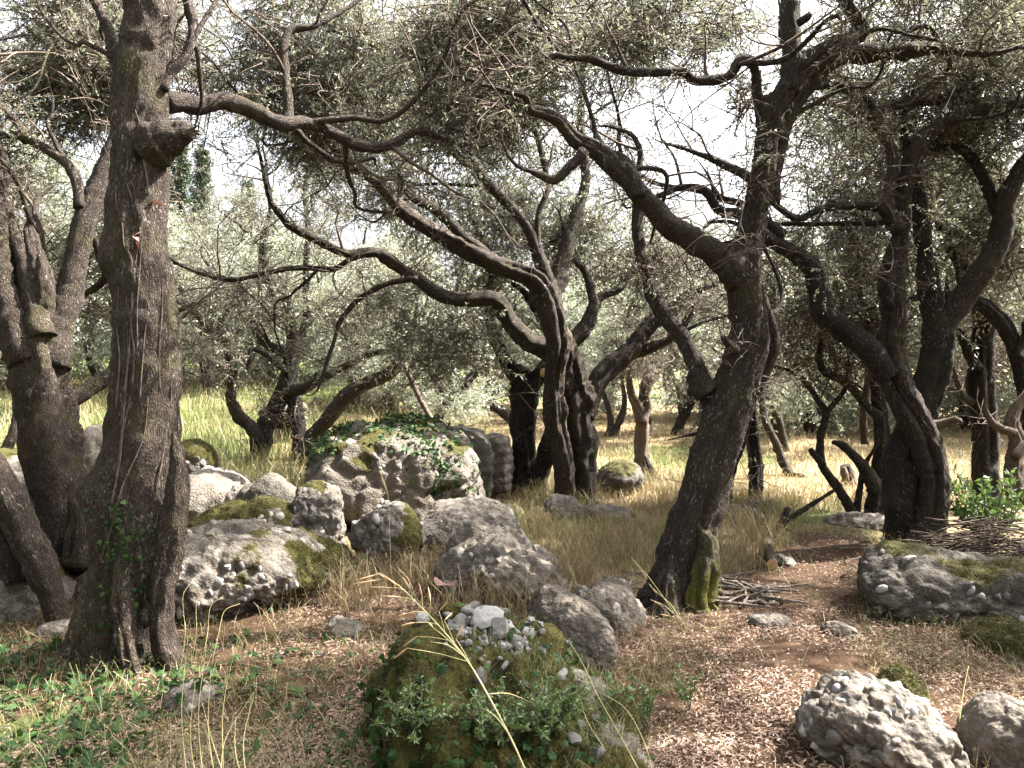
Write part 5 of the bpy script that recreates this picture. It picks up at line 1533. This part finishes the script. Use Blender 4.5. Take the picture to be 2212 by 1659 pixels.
x = r.normal(0.42, 0.22, 2600); y = r.normal(3.05, 0.28, 2600)
zz = np.array([drop(a, b)[0] for a, b in zip(x, y)])
grass('green_grass', 'soft green grass growing on the right flank of the mossy mound', x, y, r.uniform(0.03, 0.11, len(x)), r.uniform(0.0015, 0.003, len(x)), r.uniform(0.4, 1.6, len(x)), 'green_grass', 154, zz)
# tufts against the boulders
x, y = scatter(5200, -1.6, 0.6, 5.0, 7.0, r, 1.5, 1.6, 15)
grass('tufted_grass', 'grass tufts growing between the boulders', x, y, r.uniform(0.1, 0.34, len(x)), r.uniform(0.003, 0.006, len(x)), r.uniform(0.2, 1.0, len(x)), 'dry_grass', 55)
# meadows behind
x, y = frustum(22000, 9.0, 30.0, r, 1050, 2300, 0.8)
grass('meadow_grass', 'pale dry meadow grass beyond the central and right trees', x, y, r.uniform(0.06, 0.2, len(x)), r.uniform(0.006, 0.014, len(x)), r.uniform(0.2, 1.0, len(x)), 'dry_grass', 56)
a_, b_ = zone(x, y)
x, y = frustum(16000, 9.0, 28.0, r, 1050, 2300, 0.8)
a_, b_ = zone(x, y); m = b_ + r.normal(0, 0.15, len(x)) > 0.45; x, y = x[m], y[m]
grass('meadow_grass', 'fresh green grass patches in the meadow on the right', x, y, r.uniform(0.06, 0.18, len(x)), r.uniform(0.008, 0.018, len(x)), r.uniform(0.2, 1.0, len(x)), 'green_grass', 57)
x, y = frustum(12000, 9.5, 24.0, r, -60, 1050, 0.9)
grass('meadow_grass', 'tall yellow-green meadow grass behind the boulders on the left', x, y, r.uniform(0.1, 0.45, len(x)), r.uniform(0.007, 0.016, len(x)), r.uniform(0.2, 1.0, len(x)), 'green_grass', 58)
x, y = frustum(7000, 9.5, 22.0, r, -60, 1050, 0.9)
grass('meadow_grass', 'dry stalks standing in the meadow on the left', x, y, r.uniform(0.1, 0.5, len(x)), r.uniform(0.005, 0.012, len(x)), r.uniform(0.2, 0.9, len(x)), 'dry_grass', 59)

# ------------------------------------------------------------------ leaf litter
def litter(name, label, x, y, seed, mat='litter', L=(0.012, 0.038), zs=None, zoff=0.004):
    r = np.random.default_rng(seed)
    n = len(x)
    z = (gz(x, y) if zs is None else zs) + zoff + r.uniform(0, 0.018, n)
    az = r.uniform(0, 6.283, n)
    d = nrm(np.stack([np.cos(az), np.sin(az), r.normal(0, 0.25, n)], 1))
    s = np.stack([-np.sin(az), np.cos(az), r.normal(0, 0.4, n)], 1); s = nrm(s - d * np.sum(s * d, 1, keepdims=True))
    ln = r.uniform(*L, n)
    q = leaf_quads(np.stack([x, y, z], 1), d, s, ln, ln * r.uniform(0.16, 0.34, n))
    me = make_mesh(name, q.reshape(-1, 3), np.arange(n * 4).reshape(-1, 4), None, mat, False, None, {'rnd': r.random(n)})
    link(name, me, kind='stuff', label=label, cat='leaf litter')


x, y = frustum(120000, 2.6, 9.5, r)
st_, g_ = zone(x, y)
pn = fbm(np.stack([x * 1.8, y * 1.8, 0 * x], 1), 3, 62)
m = outside_rocks(x, y) & (r.random(len(x)) < np.clip(1.1 - st_, 0.15, 1) * np.clip(0.5 + 1.9 * pn + 0.5 * path_at(x, y), 0.05, 1))
litter('leaf_litter', 'dry reddish-brown fallen leaves covering the near ground', x[m], y[m], 61)

x, y = frustum(12000, 2.6, 8.5, r)
pn = fbm(np.stack([x * 1.5, y * 1.5, 0 * x + 4], 1), 3, 63)
m = outside_rocks(x, y) & (pn + r.normal(0, 0.12, len(x)) - 0.6 * path_at(x, y) > -0.02)
x, y = x[m], y[m]
n = len(x)
az = r.uniform(0, 6.283, n); d = np.stack([np.cos(az), np.sin(az), r.normal(0, 0.12, n)], 1); sd = np.stack([-np.sin(az), np.cos(az), 0 * az], 1)
q = leaf_quads(np.stack([x, y, gz(x, y) + 0.006 + r.uniform(0, 0.02, n)], 1), d, sd, r.uniform(0.04, 0.17, n), r.uniform(0.002, 0.005, n))
link('straw_litter', make_mesh('straw_litter', q.reshape(-1, 3), np.arange(n * 4).reshape(-1, 4), None, 'dry_grass', False, None, {'rnd': r.random(n)}), kind='stuff', label='broken straw and dry stems lying on the ground', cat='leaf litter')
# ------------------------------------------------------------------ white stones on the mossy mound
v, f, ms, nd = BV['mossy foreground mound strewn with white stones and ivy']
org1 = np.array(M1.location)
bvm = BVHTree.FromPolygons(v.tolist(), f.tolist())


def on_mound(px, py):
    h = bvm.ray_cast(Vector(CAMP), Vector(ray(px, py)))
    return h


rs = np.random.default_rng(14)
spots = [(1055, 1252, 24, 18), (985, 1358, 30, 22), (1075, 1360, 26, 30), (1110, 1330, 22, 16), (1040, 1318, 22, 14), (1130, 1372, 20, 22), (1005, 1300, 20, 12), (1090, 1395, 18, 14), (1150, 1330, 18, 14),
         (970, 1328, 16, 10), (1120, 1400, 16, 14), (965, 1395, 11, 10), (1170, 1408, 14, 13), (1215, 1458, 20, 20), (1038, 1465, 26, 22), (1175, 1495, 18, 14), (1130, 1480, 14, 14), (1240, 1530, 16, 10),
         (1235, 1600, 20, 18), (1290, 1625, 24, 16), (1255, 1565, 13, 10), (1060, 1498, 10, 8), (1035, 1402, 10, 8), (1080, 1422, 12, 9), (1150, 1560, 10, 8), (1285, 1550, 12, 10), (1225, 1390, 12, 9), (1015, 1280, 10, 7), (980, 1290, 9, 7)]
for _ in range(170):
    spots.append((rs.normal(1070, 60), rs.normal(1345, 34), 4 + rs.exponential(5.5), 3 + rs.exponential(4)))
for px_, py_, a_, b_ in spots:
    h = on_mound(px_, py_)
    if h[0] is None: continue
    d = np.linalg.norm(np.array(h[0]) - CAMP)
    sx, sz_ = 0.82 * a_ * d / F, 0.82 * b_ * d / F
    if h[1].z < -0.1: continue
    link('stone', PEB[rs.integers(0, 7)], M1, np.array(h[0]) - org1 + np.array(h[1]) * sz_ * 0.12, rot=(rs.uniform(-0.5, 0.5), rs.uniform(-0.5, 0.5), rs.uniform(0, 6.28)), scale=(sx * rs.uniform(0.85, 1.15), sx * rs.uniform(0.65, 1.0), max(sz_, sx * 0.62) * rs.uniform(0.85, 1.1)))

# ------------------------------------------------------------------ ivy
def ivy_mesh(seed):
    r = np.random.default_rng(seed)
    ang = np.radians([90, 62, 38, 15, -12, -45, -80, -100, -135, -168, 165, 142, 118])
    rad = np.array([1.0, 0.55, 0.82, 0.5, 0.72, 0.5, 0.42, 0.42, 0.5, 0.72, 0.5, 0.82, 0.55]) * r.uniform(0.9, 1.1, 13)
    v = np.stack([np.cos(ang) * rad * 0.62, np.sin(ang) * rad * 0.62 + 0.3, -0.10 * np.abs(np.cos(ang) * rad) + r.normal(0, 0.03, 13)], 1)
    v = np.vstack([[0, 0.18, 0.05], v])
    t = [(0, 1 + i, 1 + (i + 1) % 13) for i in range(13)]
    return v, np.array(t)[:, ::-1]


IVY = []
for s in range(4):
    v_, t_ = ivy_mesh(s)
    IVY.append(make_mesh('leaf', v_, None, t_, 'ivy_leaf', False, None, {'rnd': np.full(13, s * 0.13)}))


def frame_euler(nv, r, jit=0.45):
    n_ = Vector(nrm(np.asarray(nv) + r.normal(size=3) * jit))
    q = n_.to_track_quat('Z', 'Y')
    from mathutils import Quaternion
    return (q @ Quaternion((0, 0, 1), r.uniform(0, 6.28))).to_euler()


def ivy_plant(label, pts, nrms, size, seed, nparts, stems=0):
    r = np.random.default_rng(seed)
    o = empty('ivy', pts[0], label, 'ivy')
    org = np.array(pts[0])
    dist = np.linalg.norm(pts - CAMP, axis=1)
    order = np.argsort(dist + r.normal(0, 0.3, len(pts)))
    for i in order[:nparts]:
        link('leaf', IVY[r.integers(0, 4)], o, pts[i] - org + np.asarray(nrms[i]) * r.uniform(0.005, 0.035), rot=frame_euler(nrms[i], r), scale=r.uniform(*size))
    rest = order[nparts:]
    if len(rest):
        V, T, RN, n = [], [], [], 0
        for i in rest:
            v_, t_ = ivy_mesh(int(r.integers(0, 4)))
            R = np.array(frame_euler(nrms[i], r).to_matrix())
            V.append((v_ * r.uniform(*size)) @ R.T + pts[i] + np.asarray(nrms[i]) * r.uniform(0.004, 0.03) - org); T.append(t_ + n); n += len(v_)
            RN.append(np.full(len(t_), r.random()))
        link('foliage', make_mesh('foliage', np.vstack(V), None, np.vstack(T), 'ivy_leaf', False, None, {'rnd': np.concatenate(RN)}), o, kind='stuff')
    sp = Soup()
    for _ in range(stems):
        i = r.integers(0, len(pts))
        near = np.argsort(np.linalg.norm(pts - pts[i], axis=1))[[0, 3, 7, 12]]
        a, b, c3, *_ = sweep(pts[near] + 0.004, [0.003] * 4, 4, 0.04, int(i), 0.1)
        sp.add(a, b, c3)
    if stems: link('stems', sp.mesh('stems', 'vine', org), o, kind='stuff')
    return o


def surf_points(label, n, r, test):
    v, f, ms, nd = BV[label]
    fc = v[f].mean(1)
    fn = nrm(np.cross(v[f[:, 1]] - v[f[:, 0]], v[f[:, 2]] - v[f[:, 0]]))
    area = np.linalg.norm(np.cross(v[f[:, 1]] - v[f[:, 0]], v[f[:, 2]] - v[f[:, 0]]), axis=1)
    w_ = test(fc, fn) * area * (fc[:, 2] > gz(fc[:, 0], fc[:, 1]) - 0.02)
    i = r.choice(len(f), n, p=w_ / w_.sum())
    return fc[i] + r.normal(size=(n, 3)) * 0.008, fn[i]


ri = np.random.default_rng(33)
# carpet in the near left corner
x, y = frustum(3600, 2.7, 4.7, ri, -60, 830)
pxx = x / y * F + 1106
pyy = 829.5 + (CAMZ / y) * F
keep = (ri.random(len(x)) < np.clip(0.95 - (pxx - 100) / 800, 0.06, 0.9)) & (fbm(np.stack([x * 2.2, y * 2.2, 0 * x], 1), 3, 70) > -0.22)
x, y = x[keep], y[keep]
pts = np.array([(a, b, drop(a, b)[0]) for a, b in zip(x, y)])
nn = np.array([drop(a, b)[1] for a, b in zip(x, y)])
ivy_plant('ivy carpet creeping over brown leaves in the near left corner', pts, nn, (0.035, 0.075), 34, 300, 40)
x, y = frustum(420, 2.7, 5.2, ri, 250, 1250)
keep = outside_rocks(x, y) & (fbm(np.stack([x * 1.7, y * 1.7, 0 * x], 1), 3, 74) > 0.0)
x, y = x[keep], y[keep]
ivy_plant('scattered low ivy shoots in the litter left of the mossy mound', np.array([(a, b, float(gz(a, b)) + 0.01) for a, b in zip(x, y)]), np.tile([0, -0.2, 0.95], (len(x), 1)), (0.018, 0.042), 39, len(x), 15)
# on the mound
lab = 'mossy foreground mound strewn with white stones and ivy'
pts, nn = surf_points(lab, 950, ri, lambda c, n: (np.exp(-((c[:, 0] + 0.28) / 0.26) ** 2) * sstep(0.56, 0.36, c[:, 2]) + 0.5 * sstep(0.42, 0.25, c[:, 2])) * (n[:, 1] < 0.4) * (fbm(c * 3.5, 2, 95) > -0.15) + 0.01)
ivy_plant('dark ivy climbing the shaded left side of the mossy mound', pts, nn, (0.024, 0.055), 35, 300, 30)
# on the huge boulder
lab = 'huge grey boulder draped with ivy at the middle of the rocks'
vv = BV[lab][0]; cx, cy, tz = vv[:, 0].mean(), vv[:, 1].mean(), vv[:, 2].max()


def ivy_mask(c, n):
    px = c[:, 0] / c[:, 1] * F + 1106
    py = 829.5 - (c[:, 2] - CAMZ) / c[:, 1] * F
    nz = fbm(c * 2.4, 3, 91)
    top = sstep(1010, 945, py + 40 * nz) * sstep(1000, 930, px - 0.1 * (py - 900))
    right = np.exp(-((px - (905 + 0.55 * (py - 940))) / 55) ** 2)
    left = np.exp(-((px - 690) / 40) ** 2) * sstep(1070, 1000, py)
    return (0.9 * top + 0.8 * right * (py < 1110) + 0.8 * left) * (0.3 + (nz > -0.1)) + 0.004


pts, nn = surf_points(lab, 1900, ri, ivy_mask)
ivy_plant('glossy ivy draped over the top and right flank of the huge boulder', pts, nn, (0.035, 0.07), 36, 300, 40)
# at the foot of and up the big trunk
pts = []
for _ in range(160):
    px_ = ri.normal(262, 26); py_ = ri.uniform(1090, 1400)
    q = on_A(px_ + (py_ - 1200) * 0.03, py_, 0.015)
    if q is not None: pts.append(q)
pts = np.array(pts)
ivy_plant('small ivy shoots climbing the foot of the nearest left trunk', pts, np.tile([0.1, -0.9, 0.3], (len(pts), 1)), (0.022, 0.045), 37, 110, 6)
# right of the boulders
x = ri.normal(-0.12, 0.16, 160); y = ri.normal(8.3, 0.35, 160)
ivy_plant('low dark ivy on the ground between ivy boulder and central tree', np.array([(a, b, float(gz(a, b)) + ri.uniform(0, 0.12)) for a, b in zip(x, y)]), np.tile([0, -0.5, 0.8], (160, 1)), (0.035, 0.07), 38, 40)

# ------------------------------------------------------------------ green shrubs and seedlings
def shrub(label, base, n, h, size, seed, spread=0.5):
    r = np.random.default_rng(seed)
    T = empty('shrub', base, label, 'shrub')
    sp = Soup(); LV, RN = [], []
    for i in range(n):
        a = r.uniform(0, 6.283)
        e = np.array([math.cos(a) * spread * r.uniform(0.2, 1), math.sin(a) * spread * r.uniform(0.2, 1), h * r.uniform(0.5, 1)])
        m = e * 0.5 + np.array([0, 0, 0.08 * h]) + r.normal(size=3) * 0.03
        v_, q_, t_, b_, p_, rr = sweep([np.zeros(3), m, e], [0.006, 0.004, 0.002] if size[1] > 0.03 else [0.0022, 0.0016, 0.001], 4, 0.05, i, 0.1)
        sp.add(v_, q_, t_)
        k_ = max(6, int(h * (34 if size[1] > 0.031 else 170)))
        t = r.uniform(0.35, 1.02, k_)
        b = np.array([p_[min(len(p_) - 1, int(x_ * (len(p_) - 1)))] for x_ in t])
        d = nrm(r.normal(size=(k_, 3)) + np.array([0, 0, 0.15]))
        LV.append(leaf_quads(b, d, perp(d, r), r.uniform(*size, k_), r.uniform(*size, k_) * 0.45)); RN.append(r.random(k_))
    link('stems', sp.mesh('stems', 'twig'), T, kind='stuff')
    lv = np.concatenate(LV)
    link('foliage', make_mesh('foliage', lv.reshape(-1, 3), np.arange(len(lv) * 4).reshape(-1, 4), None, 'shrub_leaf', False, None, {'rnd': np.concatenate(RN)}), T, kind='stuff')


q = P(2135, 1100, 7.0)
shrub('leafy green shrub with pale bright leaves at the right edge', (q[0], q[1], float(gz(q[0], q[1]))), 26, 0.75, (0.05, 0.1), 70, 0.5)
q = P(768, 1195, 6.1)
shrub('small bright green plant between the boulders', (q[0], q[1], float(gz(q[0], q[1]))), 9, 0.24, (0.04, 0.07), 71, 0.14)
q = P(1395, 1540, 3.55)
shrub('small dark-leaved seedling at the right foot of the mossy mound', (q[0], q[1], float(gz(q[0], q[1]))), 9, 0.3, (0.014, 0.028), 72, 0.15)
q = P(1490, 1500, 3.75)
shrub('sparse dark seedling in the grass right of the mound', (q[0], q[1], float(gz(q[0], q[1]))), 6, 0.26, (0.014, 0.028), 73, 0.13)

for i_, (px_, py_, lab_) in enumerate(((1085, 1600, 'feathery dark green weed growing on the near face of the mossy mound'), (1185, 1580, 'feathery green weed on the right shoulder of the mossy mound'), (900, 1600, 'feathery weed in the shade at the left foot of the mossy mound'))):
    h = on_mound(px_, py_)
    if h[0] is not None:
        shrub(lab_, tuple(np.array(h[0]) - [0, 0, 0.01]), 40, 0.2, (0.012, 0.03), 140 + i_, 0.19)

# ------------------------------------------------------------------ grass stalks near the camera
def stalk(label, nodes, d0, d1, heads, seed, wd=0.0022, group=None, name='grass_stalk', leafs=0):
    r = np.random.default_rng(seed)
    n = len(nodes)
    pts = np.array([P(a, b, d0 + (d1 - d0) * i / (n - 1)) for i, (a, b) in enumerate(nodes)])
    o = empty(name, pts[0], label, 'grass stalk', group)
    v_, q_, t_, b_, p_, rr = sweep(pts, np.linspace(wd, wd * 0.45, n), 6, 0.02, seed, 0.0)
    link('stem', make_mesh('stem', v_ - pts[0], q_, t_, 'stalk', True, {'bark': b_}), o)
    for hd in heads:
        s, a, b = hd        # stem fraction, photo start of the spikelet, photo end
        i = min(len(p_) - 1, int(s * (len(p_) - 1)))
        dd = np.dot(p_[i] - CAMP, FWD)
        A_, B_ = P(*a, dd + r.normal(0, 0.015)), P(*b, dd + r.normal(0, 0.02))
        v2, q2, t2, *_ = sweep([p_[i], (p_[i] + A_) / 2 + [0, 0, 0.004], A_], [0.0009, 0.0008, 0.0007], 4, 0.02, 1, 0.0)
        e = link('branchlet', make_mesh('branchlet', v2 - pts[0], q2, t2, 'stalk'), o)
        v2, q2, t2, *_ = sweep([A_, A_ + (B_ - A_) * 0.35, A_ + (B_ - A_) * 0.75, B_], [0.001, 0.0033, 0.0024, 0.0004], 6, 0.006, 2, 0.12)
        link('spikelet', make_mesh('spikelet', v2 - pts[0], q2, t2, 'seed_head'), e)
    for _ in range(leafs):
        i = int(r.uniform(0.05, 0.5) * len(p_))
        side = nrm(r.normal(size=3) * np.array([1, 0.3, 0.4]) + [0, 0, 0.5])
        v2, q2, t2, *_ = sweep([p_[i], p_[i] + side * 0.06, p_[i] + side * 0.13 + [0, 0, -0.03]], [0.0018, 0.0016, 0.0003], 4, 0.02, 1, 0.0)
        link('blade', make_mesh('blade', v2 - pts[0], q2, t2, 'stalk'), o)
    return o


stem = [(1150, 1700), (1106, 1600), (1053, 1500), (1018, 1440), (990, 1402), (962, 1368), (928, 1330), (898, 1300), (873, 1275), (848, 1255), (823, 1240)]
heads = [(1.0, (818, 1240), (775, 1252)), (0.97, (820, 1252), (760, 1262)), (0.95, (838, 1252), (812, 1236)), (0.9, (858, 1265), (825, 1240)), (0.88, (850, 1270), (800, 1268)), (0.84, (885, 1272), (868, 1244)),
         (0.8, (865, 1290), (832, 1288)), (0.76, (912, 1290), (904, 1258)), (0.72, (880, 1325), (858, 1332)), (0.7, (930, 1300), (925, 1268)), (0.66, (895, 1345), (865, 1352)), (0.62, (948, 1320), (968, 1300)),
         (0.58, (900, 1375), (870, 1398)), (0.55, (960, 1340), (978, 1322)), (0.5, (935, 1355), (925, 1344)), (0.46, (880, 1400), (848, 1425)), (0.42, (985, 1380), (1000, 1352))]
stalk('arching pale grass stalk with a feathery seed head in the foreground', stem, 2.25, 2.6, heads, 80, 0.0028, leafs=3)
for i, (lab, nodes, hd) in enumerate((
        ('stiff seed stalk leaning left before the foot of the leaning tree', [(1470, 1345), (1440, 1300), (1400, 1245), (1362, 1202)], [(1.0, (1385, 1232), (1362, 1202)), (0.9, (1400, 1252), (1382, 1228))]),
        ('second seed stalk at the foot of the leaning tree, shorter', [(1475, 1345), (1448, 1305), (1420, 1280), (1402, 1262)], [(1.0, (1420, 1285), (1400, 1258))]),
        ('third seed stalk at the foot of the leaning tree, lowest', [(1480, 1350), (1455, 1325), (1430, 1305), (1405, 1296)], [(1.0, (1432, 1310), (1405, 1294)), (0.9, (1450, 1332), (1425, 1326))]))):
    stalk(lab, nodes, 4.7, 4.75, hd, 81 + i, 0.003, 'seed stalks at the foot of the leaning tree')
for i, (lab, nodes) in enumerate((
        ('long diagonal dry stalk standing in the path litter', [(1688, 1600), (1706, 1520), (1726, 1450), (1752, 1385)]),
        ('thin stalk curving across the right flank of the mound', [(1400, 1700), (1340, 1590), (1290, 1500), (1262, 1440), (1232, 1390)]),
        ('bent stalk crossing in front of the seedlings', [(1420, 1700), (1390, 1600), (1350, 1530), (1295, 1495)]),
        ('pale stalk rising from the lower right corner of the mound', [(1330, 1700), (1318, 1640), (1270, 1560), (1250, 1500)]),
        ('short stalk beside the smooth grey boulder', [(2072, 1560), (2080, 1500), (2092, 1440)]),
        ('tall thin stalk in front of the huge boulder', [(845, 1240), (842, 1160), (838, 1070), (818, 1010)]))):
    stalk(lab, nodes, 2.9 if i not in (0, 5) else (3.6 if i == 0 else 5.9), 3.0 if i not in (0, 5) else (3.7 if i == 0 else 6.0), [(1.0, nodes[-2], nodes[-1])] if i == 5 else [], 90 + i, 0.0019)
for i in range(9):
    x0 = 395 + i * 17 + rng.normal(0, 6); tilt = rng.normal(-5, 28)
    y1 = rng.uniform(1330, 1580)
    stalk('upright pale dry grass stem in the near left corner', [(x0 + tilt * 0.5 + 20, 1700), (x0, (1700 + y1) / 2), (x0 - tilt, y1)], 2.6, 2.7, [], 100 + i, 0.0016, 'upright dry stems in the near left corner')
for i in range(4):
    stalk('thin dry stem against the pale boulder', [(390 + i * 22, 1440), (400 + i * 24, 1370), (395 + i * 30, 1290 + i * 10), (410 + i * 36, 1262 + i * 14)], 3.9, 4.0, [], 120 + i, 0.0018, 'dry stems beside the nearest left trunk')

# ------------------------------------------------------------------ fallen wood
def stick(name, label, pts, rad, seed, mat='deadwood', group=None, cat='stick', sides=7, cut=False):
    pts = np.asarray(pts, float)
    v_, q_, t_, b_, p_, rr = sweep(pts, rad, sides, 0.05, seed, 0.16, wob=0.008)
    if cut:
        o = empty(name, pts[0], label, cat, group)
        link('bark', make_mesh('bark', v_ - pts[0], q_, t_, mat, True, {'bark': b_}), o)
        d = nrm(pts[0] - pts[1])
        u = perp(d[None], np.random.default_rng(1))[0]; w_ = np.cross(d, u)
        th = np.arange(14) / 14 * 6.283
        c3 = pts[0] + d * 0.006
        ring = c3 + (np.cos(th)[:, None] * u + np.sin(th)[:, None] * w_) * rad[0] * 0.95
        vv_ = np.vstack([c3 + d * 0.002, ring]) - pts[0]
        link('cut_face', make_mesh('cut_face', vv_, None, [(0, 1 + i, 1 + (i + 1) % 14) for i in range(14)], 'cut_wood', False), o, label='orange sawn face')
        return o
    return link(name, make_mesh(name, v_ - pts[0], q_, t_, mat, True, {'bark': b_}), None, pts[0], None, label, cat, group)


rk = np.random.default_rng(8)
for i in range(34):
    px_, py_ = rk.uniform(1540, 1690), rk.uniform(1262, 1322)
    d = dg(px_, py_)
    p = P(px_, py_, d); p[2] = gz(p[0], p[1]) + 0.02 + 0.07 * rk.random() * math.exp(-((px_ - 1590) / 50) ** 2)
    a = rk.normal(-0.25, 0.85); L = rk.uniform(0.12, 0.5)
    dv = np.array([math.cos(a), math.sin(a), rk.normal(0, 0.06)]) * L
    stick('stick', 'bleached stick in the heap at the foot of the leaning tree', [p - dv / 2, p + rk.normal(size=3) * 0.015, p + dv / 2 + [0, 0, 0.02]], [rk.uniform(0.010, 0.02), 0.011, 0.006], i, 'bleached', 'sticks heaped right of the leaning trunk')
for i in range(7):
    px_, py_ = rk.uniform(1330, 1410), rk.uniform(1240, 1290)
    d = dg(px_, py_); p = P(px_, py_, d); p[2] = gz(p[0], p[1]) + 0.03
    a = rk.normal(0.3, 0.4); L = rk.uniform(0.15, 0.4); dv = np.array([math.cos(a), math.sin(a), 0.02]) * L
    stick('stick', 'dry stick left of the leaning trunk behind the white slab', [p - dv / 2, p + rk.normal(size=3) * 0.012, p + dv / 2], [0.013, 0.011, 0.006], 60 + i, 'bleached', 'sticks left of the leaning trunk')


def gp(px_, py_, up=0.02):
    d = dg(px_, py_); p = P(px_, py_, d); p[2] += up
    return p


fb = empty('fallen_branch', gp(1690, 1155), 'forked dead branch lying in the green grass by the path', 'branch')
for k_, (nm, nodes) in enumerate((('stem', [(1678, 1162, 12, 0.05), (1690, 1130, 9, 0.2), (1702, 1098, 7, 0.36)]), ('limb', [(1690, 1130, 8, 0.12), (1740, 1098, 6, 0.3), (1800, 1060, 4, 0.5)]), ('limb', [(1688, 1142, 8, 0.04), (1720, 1158, 7, 0.03), (1748, 1164, 5, 0.02)]))):
    d = dg(1690, 1160)
    v_, q_, t_, b_, *_ = sweep([P(a, b, d + 0.1 * k_) for a, b, c_, e in nodes], [c_ * d / F for a, b, c_, e in nodes], 8, 0.05, k_, 0.2)
    link(nm, make_mesh(nm, v_ - np.array(fb.location), q_, t_, 'bark', True, {'bark': b_}), fb)
p0, p1 = gp(1668, 1232, 0.05), gp(1655, 1170, 0.05)
stick('log', 'short mossy log with an orange sawn end on the path', [p0, (p0 + p1) / 2, p1], [0.045, 0.042, 0.038], 5, 'bark_pale', None, 'log', 14, True)
p0, p1 = gp(1600, 1112, 0.06), gp(1668, 1100, 0.06)
stick('log', 'greyish log lying behind the slender straight olive', [p1, (p0 + p1) / 2, p0], [0.06, 0.065, 0.05], 6, 'bark_pale', None, 'log', 12, True)
# brushwood heap at the right edge: a mound of dead twigs
c0 = P(2140, 1150, 6.6); c0[2] = float(gz(c0[0], c0[1]))
sp = Soup()
for i in range(340):
    q = c0 + np.array([rk.normal(0, 0.42), rk.normal(0, 0.3), 0]); hz = 0.34 * math.exp(-((q[0] - c0[0]) / 0.55) ** 2 - ((q[1] - c0[1]) / 0.4) ** 2)
    q[2] = gz(q[0], q[1]) + rk.uniform(0.0, 1) * hz
    a = rk.uniform(0, 6.28); L = rk.uniform(0.2, 0.8); dv = np.array([math.cos(a), math.sin(a) * 0.6, rk.normal(0, 0.12)]) * L / 2
    v_, q_, t_, b_, *_ = sweep([q - dv, q + rk.normal(size=3) * 0.03, q + dv], [rk.uniform(0.003, 0.009), 0.005, 0.0025], 4, 0.12, i, 0.1)
    sp.add(v_, q_, t_)
link('brushwood', sp.mesh('brushwood', 'twig', c0), None, c0, 'stuff', 'heap of dead brushwood beside the entwined olive at the right edge', 'brushwood')
# single dead leaf on the mound
h = on_mound(962, 1262)
q = np.array(h[0]) + np.array([0, 0, 0.02]) if h[0] is not None else P(962, 1258, 3.4)
th = np.linspace(0, 2 * math.pi, 16, endpoint=False)
lv = np.stack([np.cos(th) * 0.05, np.sin(th) * 0.02 * (1 - 0.6 * np.cos(th)) * (1 + 0.15 * np.sin(5 * th)), 0.010 * np.cos(2 * th) + 0.008 * np.sin(3 * th)], 1)
lv = np.vstack([[0, 0, -0.006], lv])
link('dead_leaf', make_mesh('dead_leaf', lv, None, [(0, 1 + i, 1 + (i + 1) % 16) for i in range(16)], 'dead_leaf'), None, q, None, 'single curled pinkish dead leaf on top of the mossy mound', 'leaf', rot=(0.25, 0.15, 0.1))
# dry stone wall glimpsed behind the forked pair
wl = P(610, 945, 13.6); wl[2] = gz(wl[0], wl[1])
W = empty('dry_stone_wall', wl, 'bit of dry stone wall glimpsed between the forked pair of olives', 'wall')
for row in range(6):
    for cidx in range(4):
        s = rk.uniform(0.09, 0.13)
        link('stone', PEBD[rk.integers(0, 4)], W, (-0.3 + cidx * 0.18 + (row % 2) * 0.08, rk.normal(0, 0.02), 0.04 + row * 0.10), rot=(0, 0, rk.uniform(0, 6.28)), scale=(s * 1.15, s, 0.085))
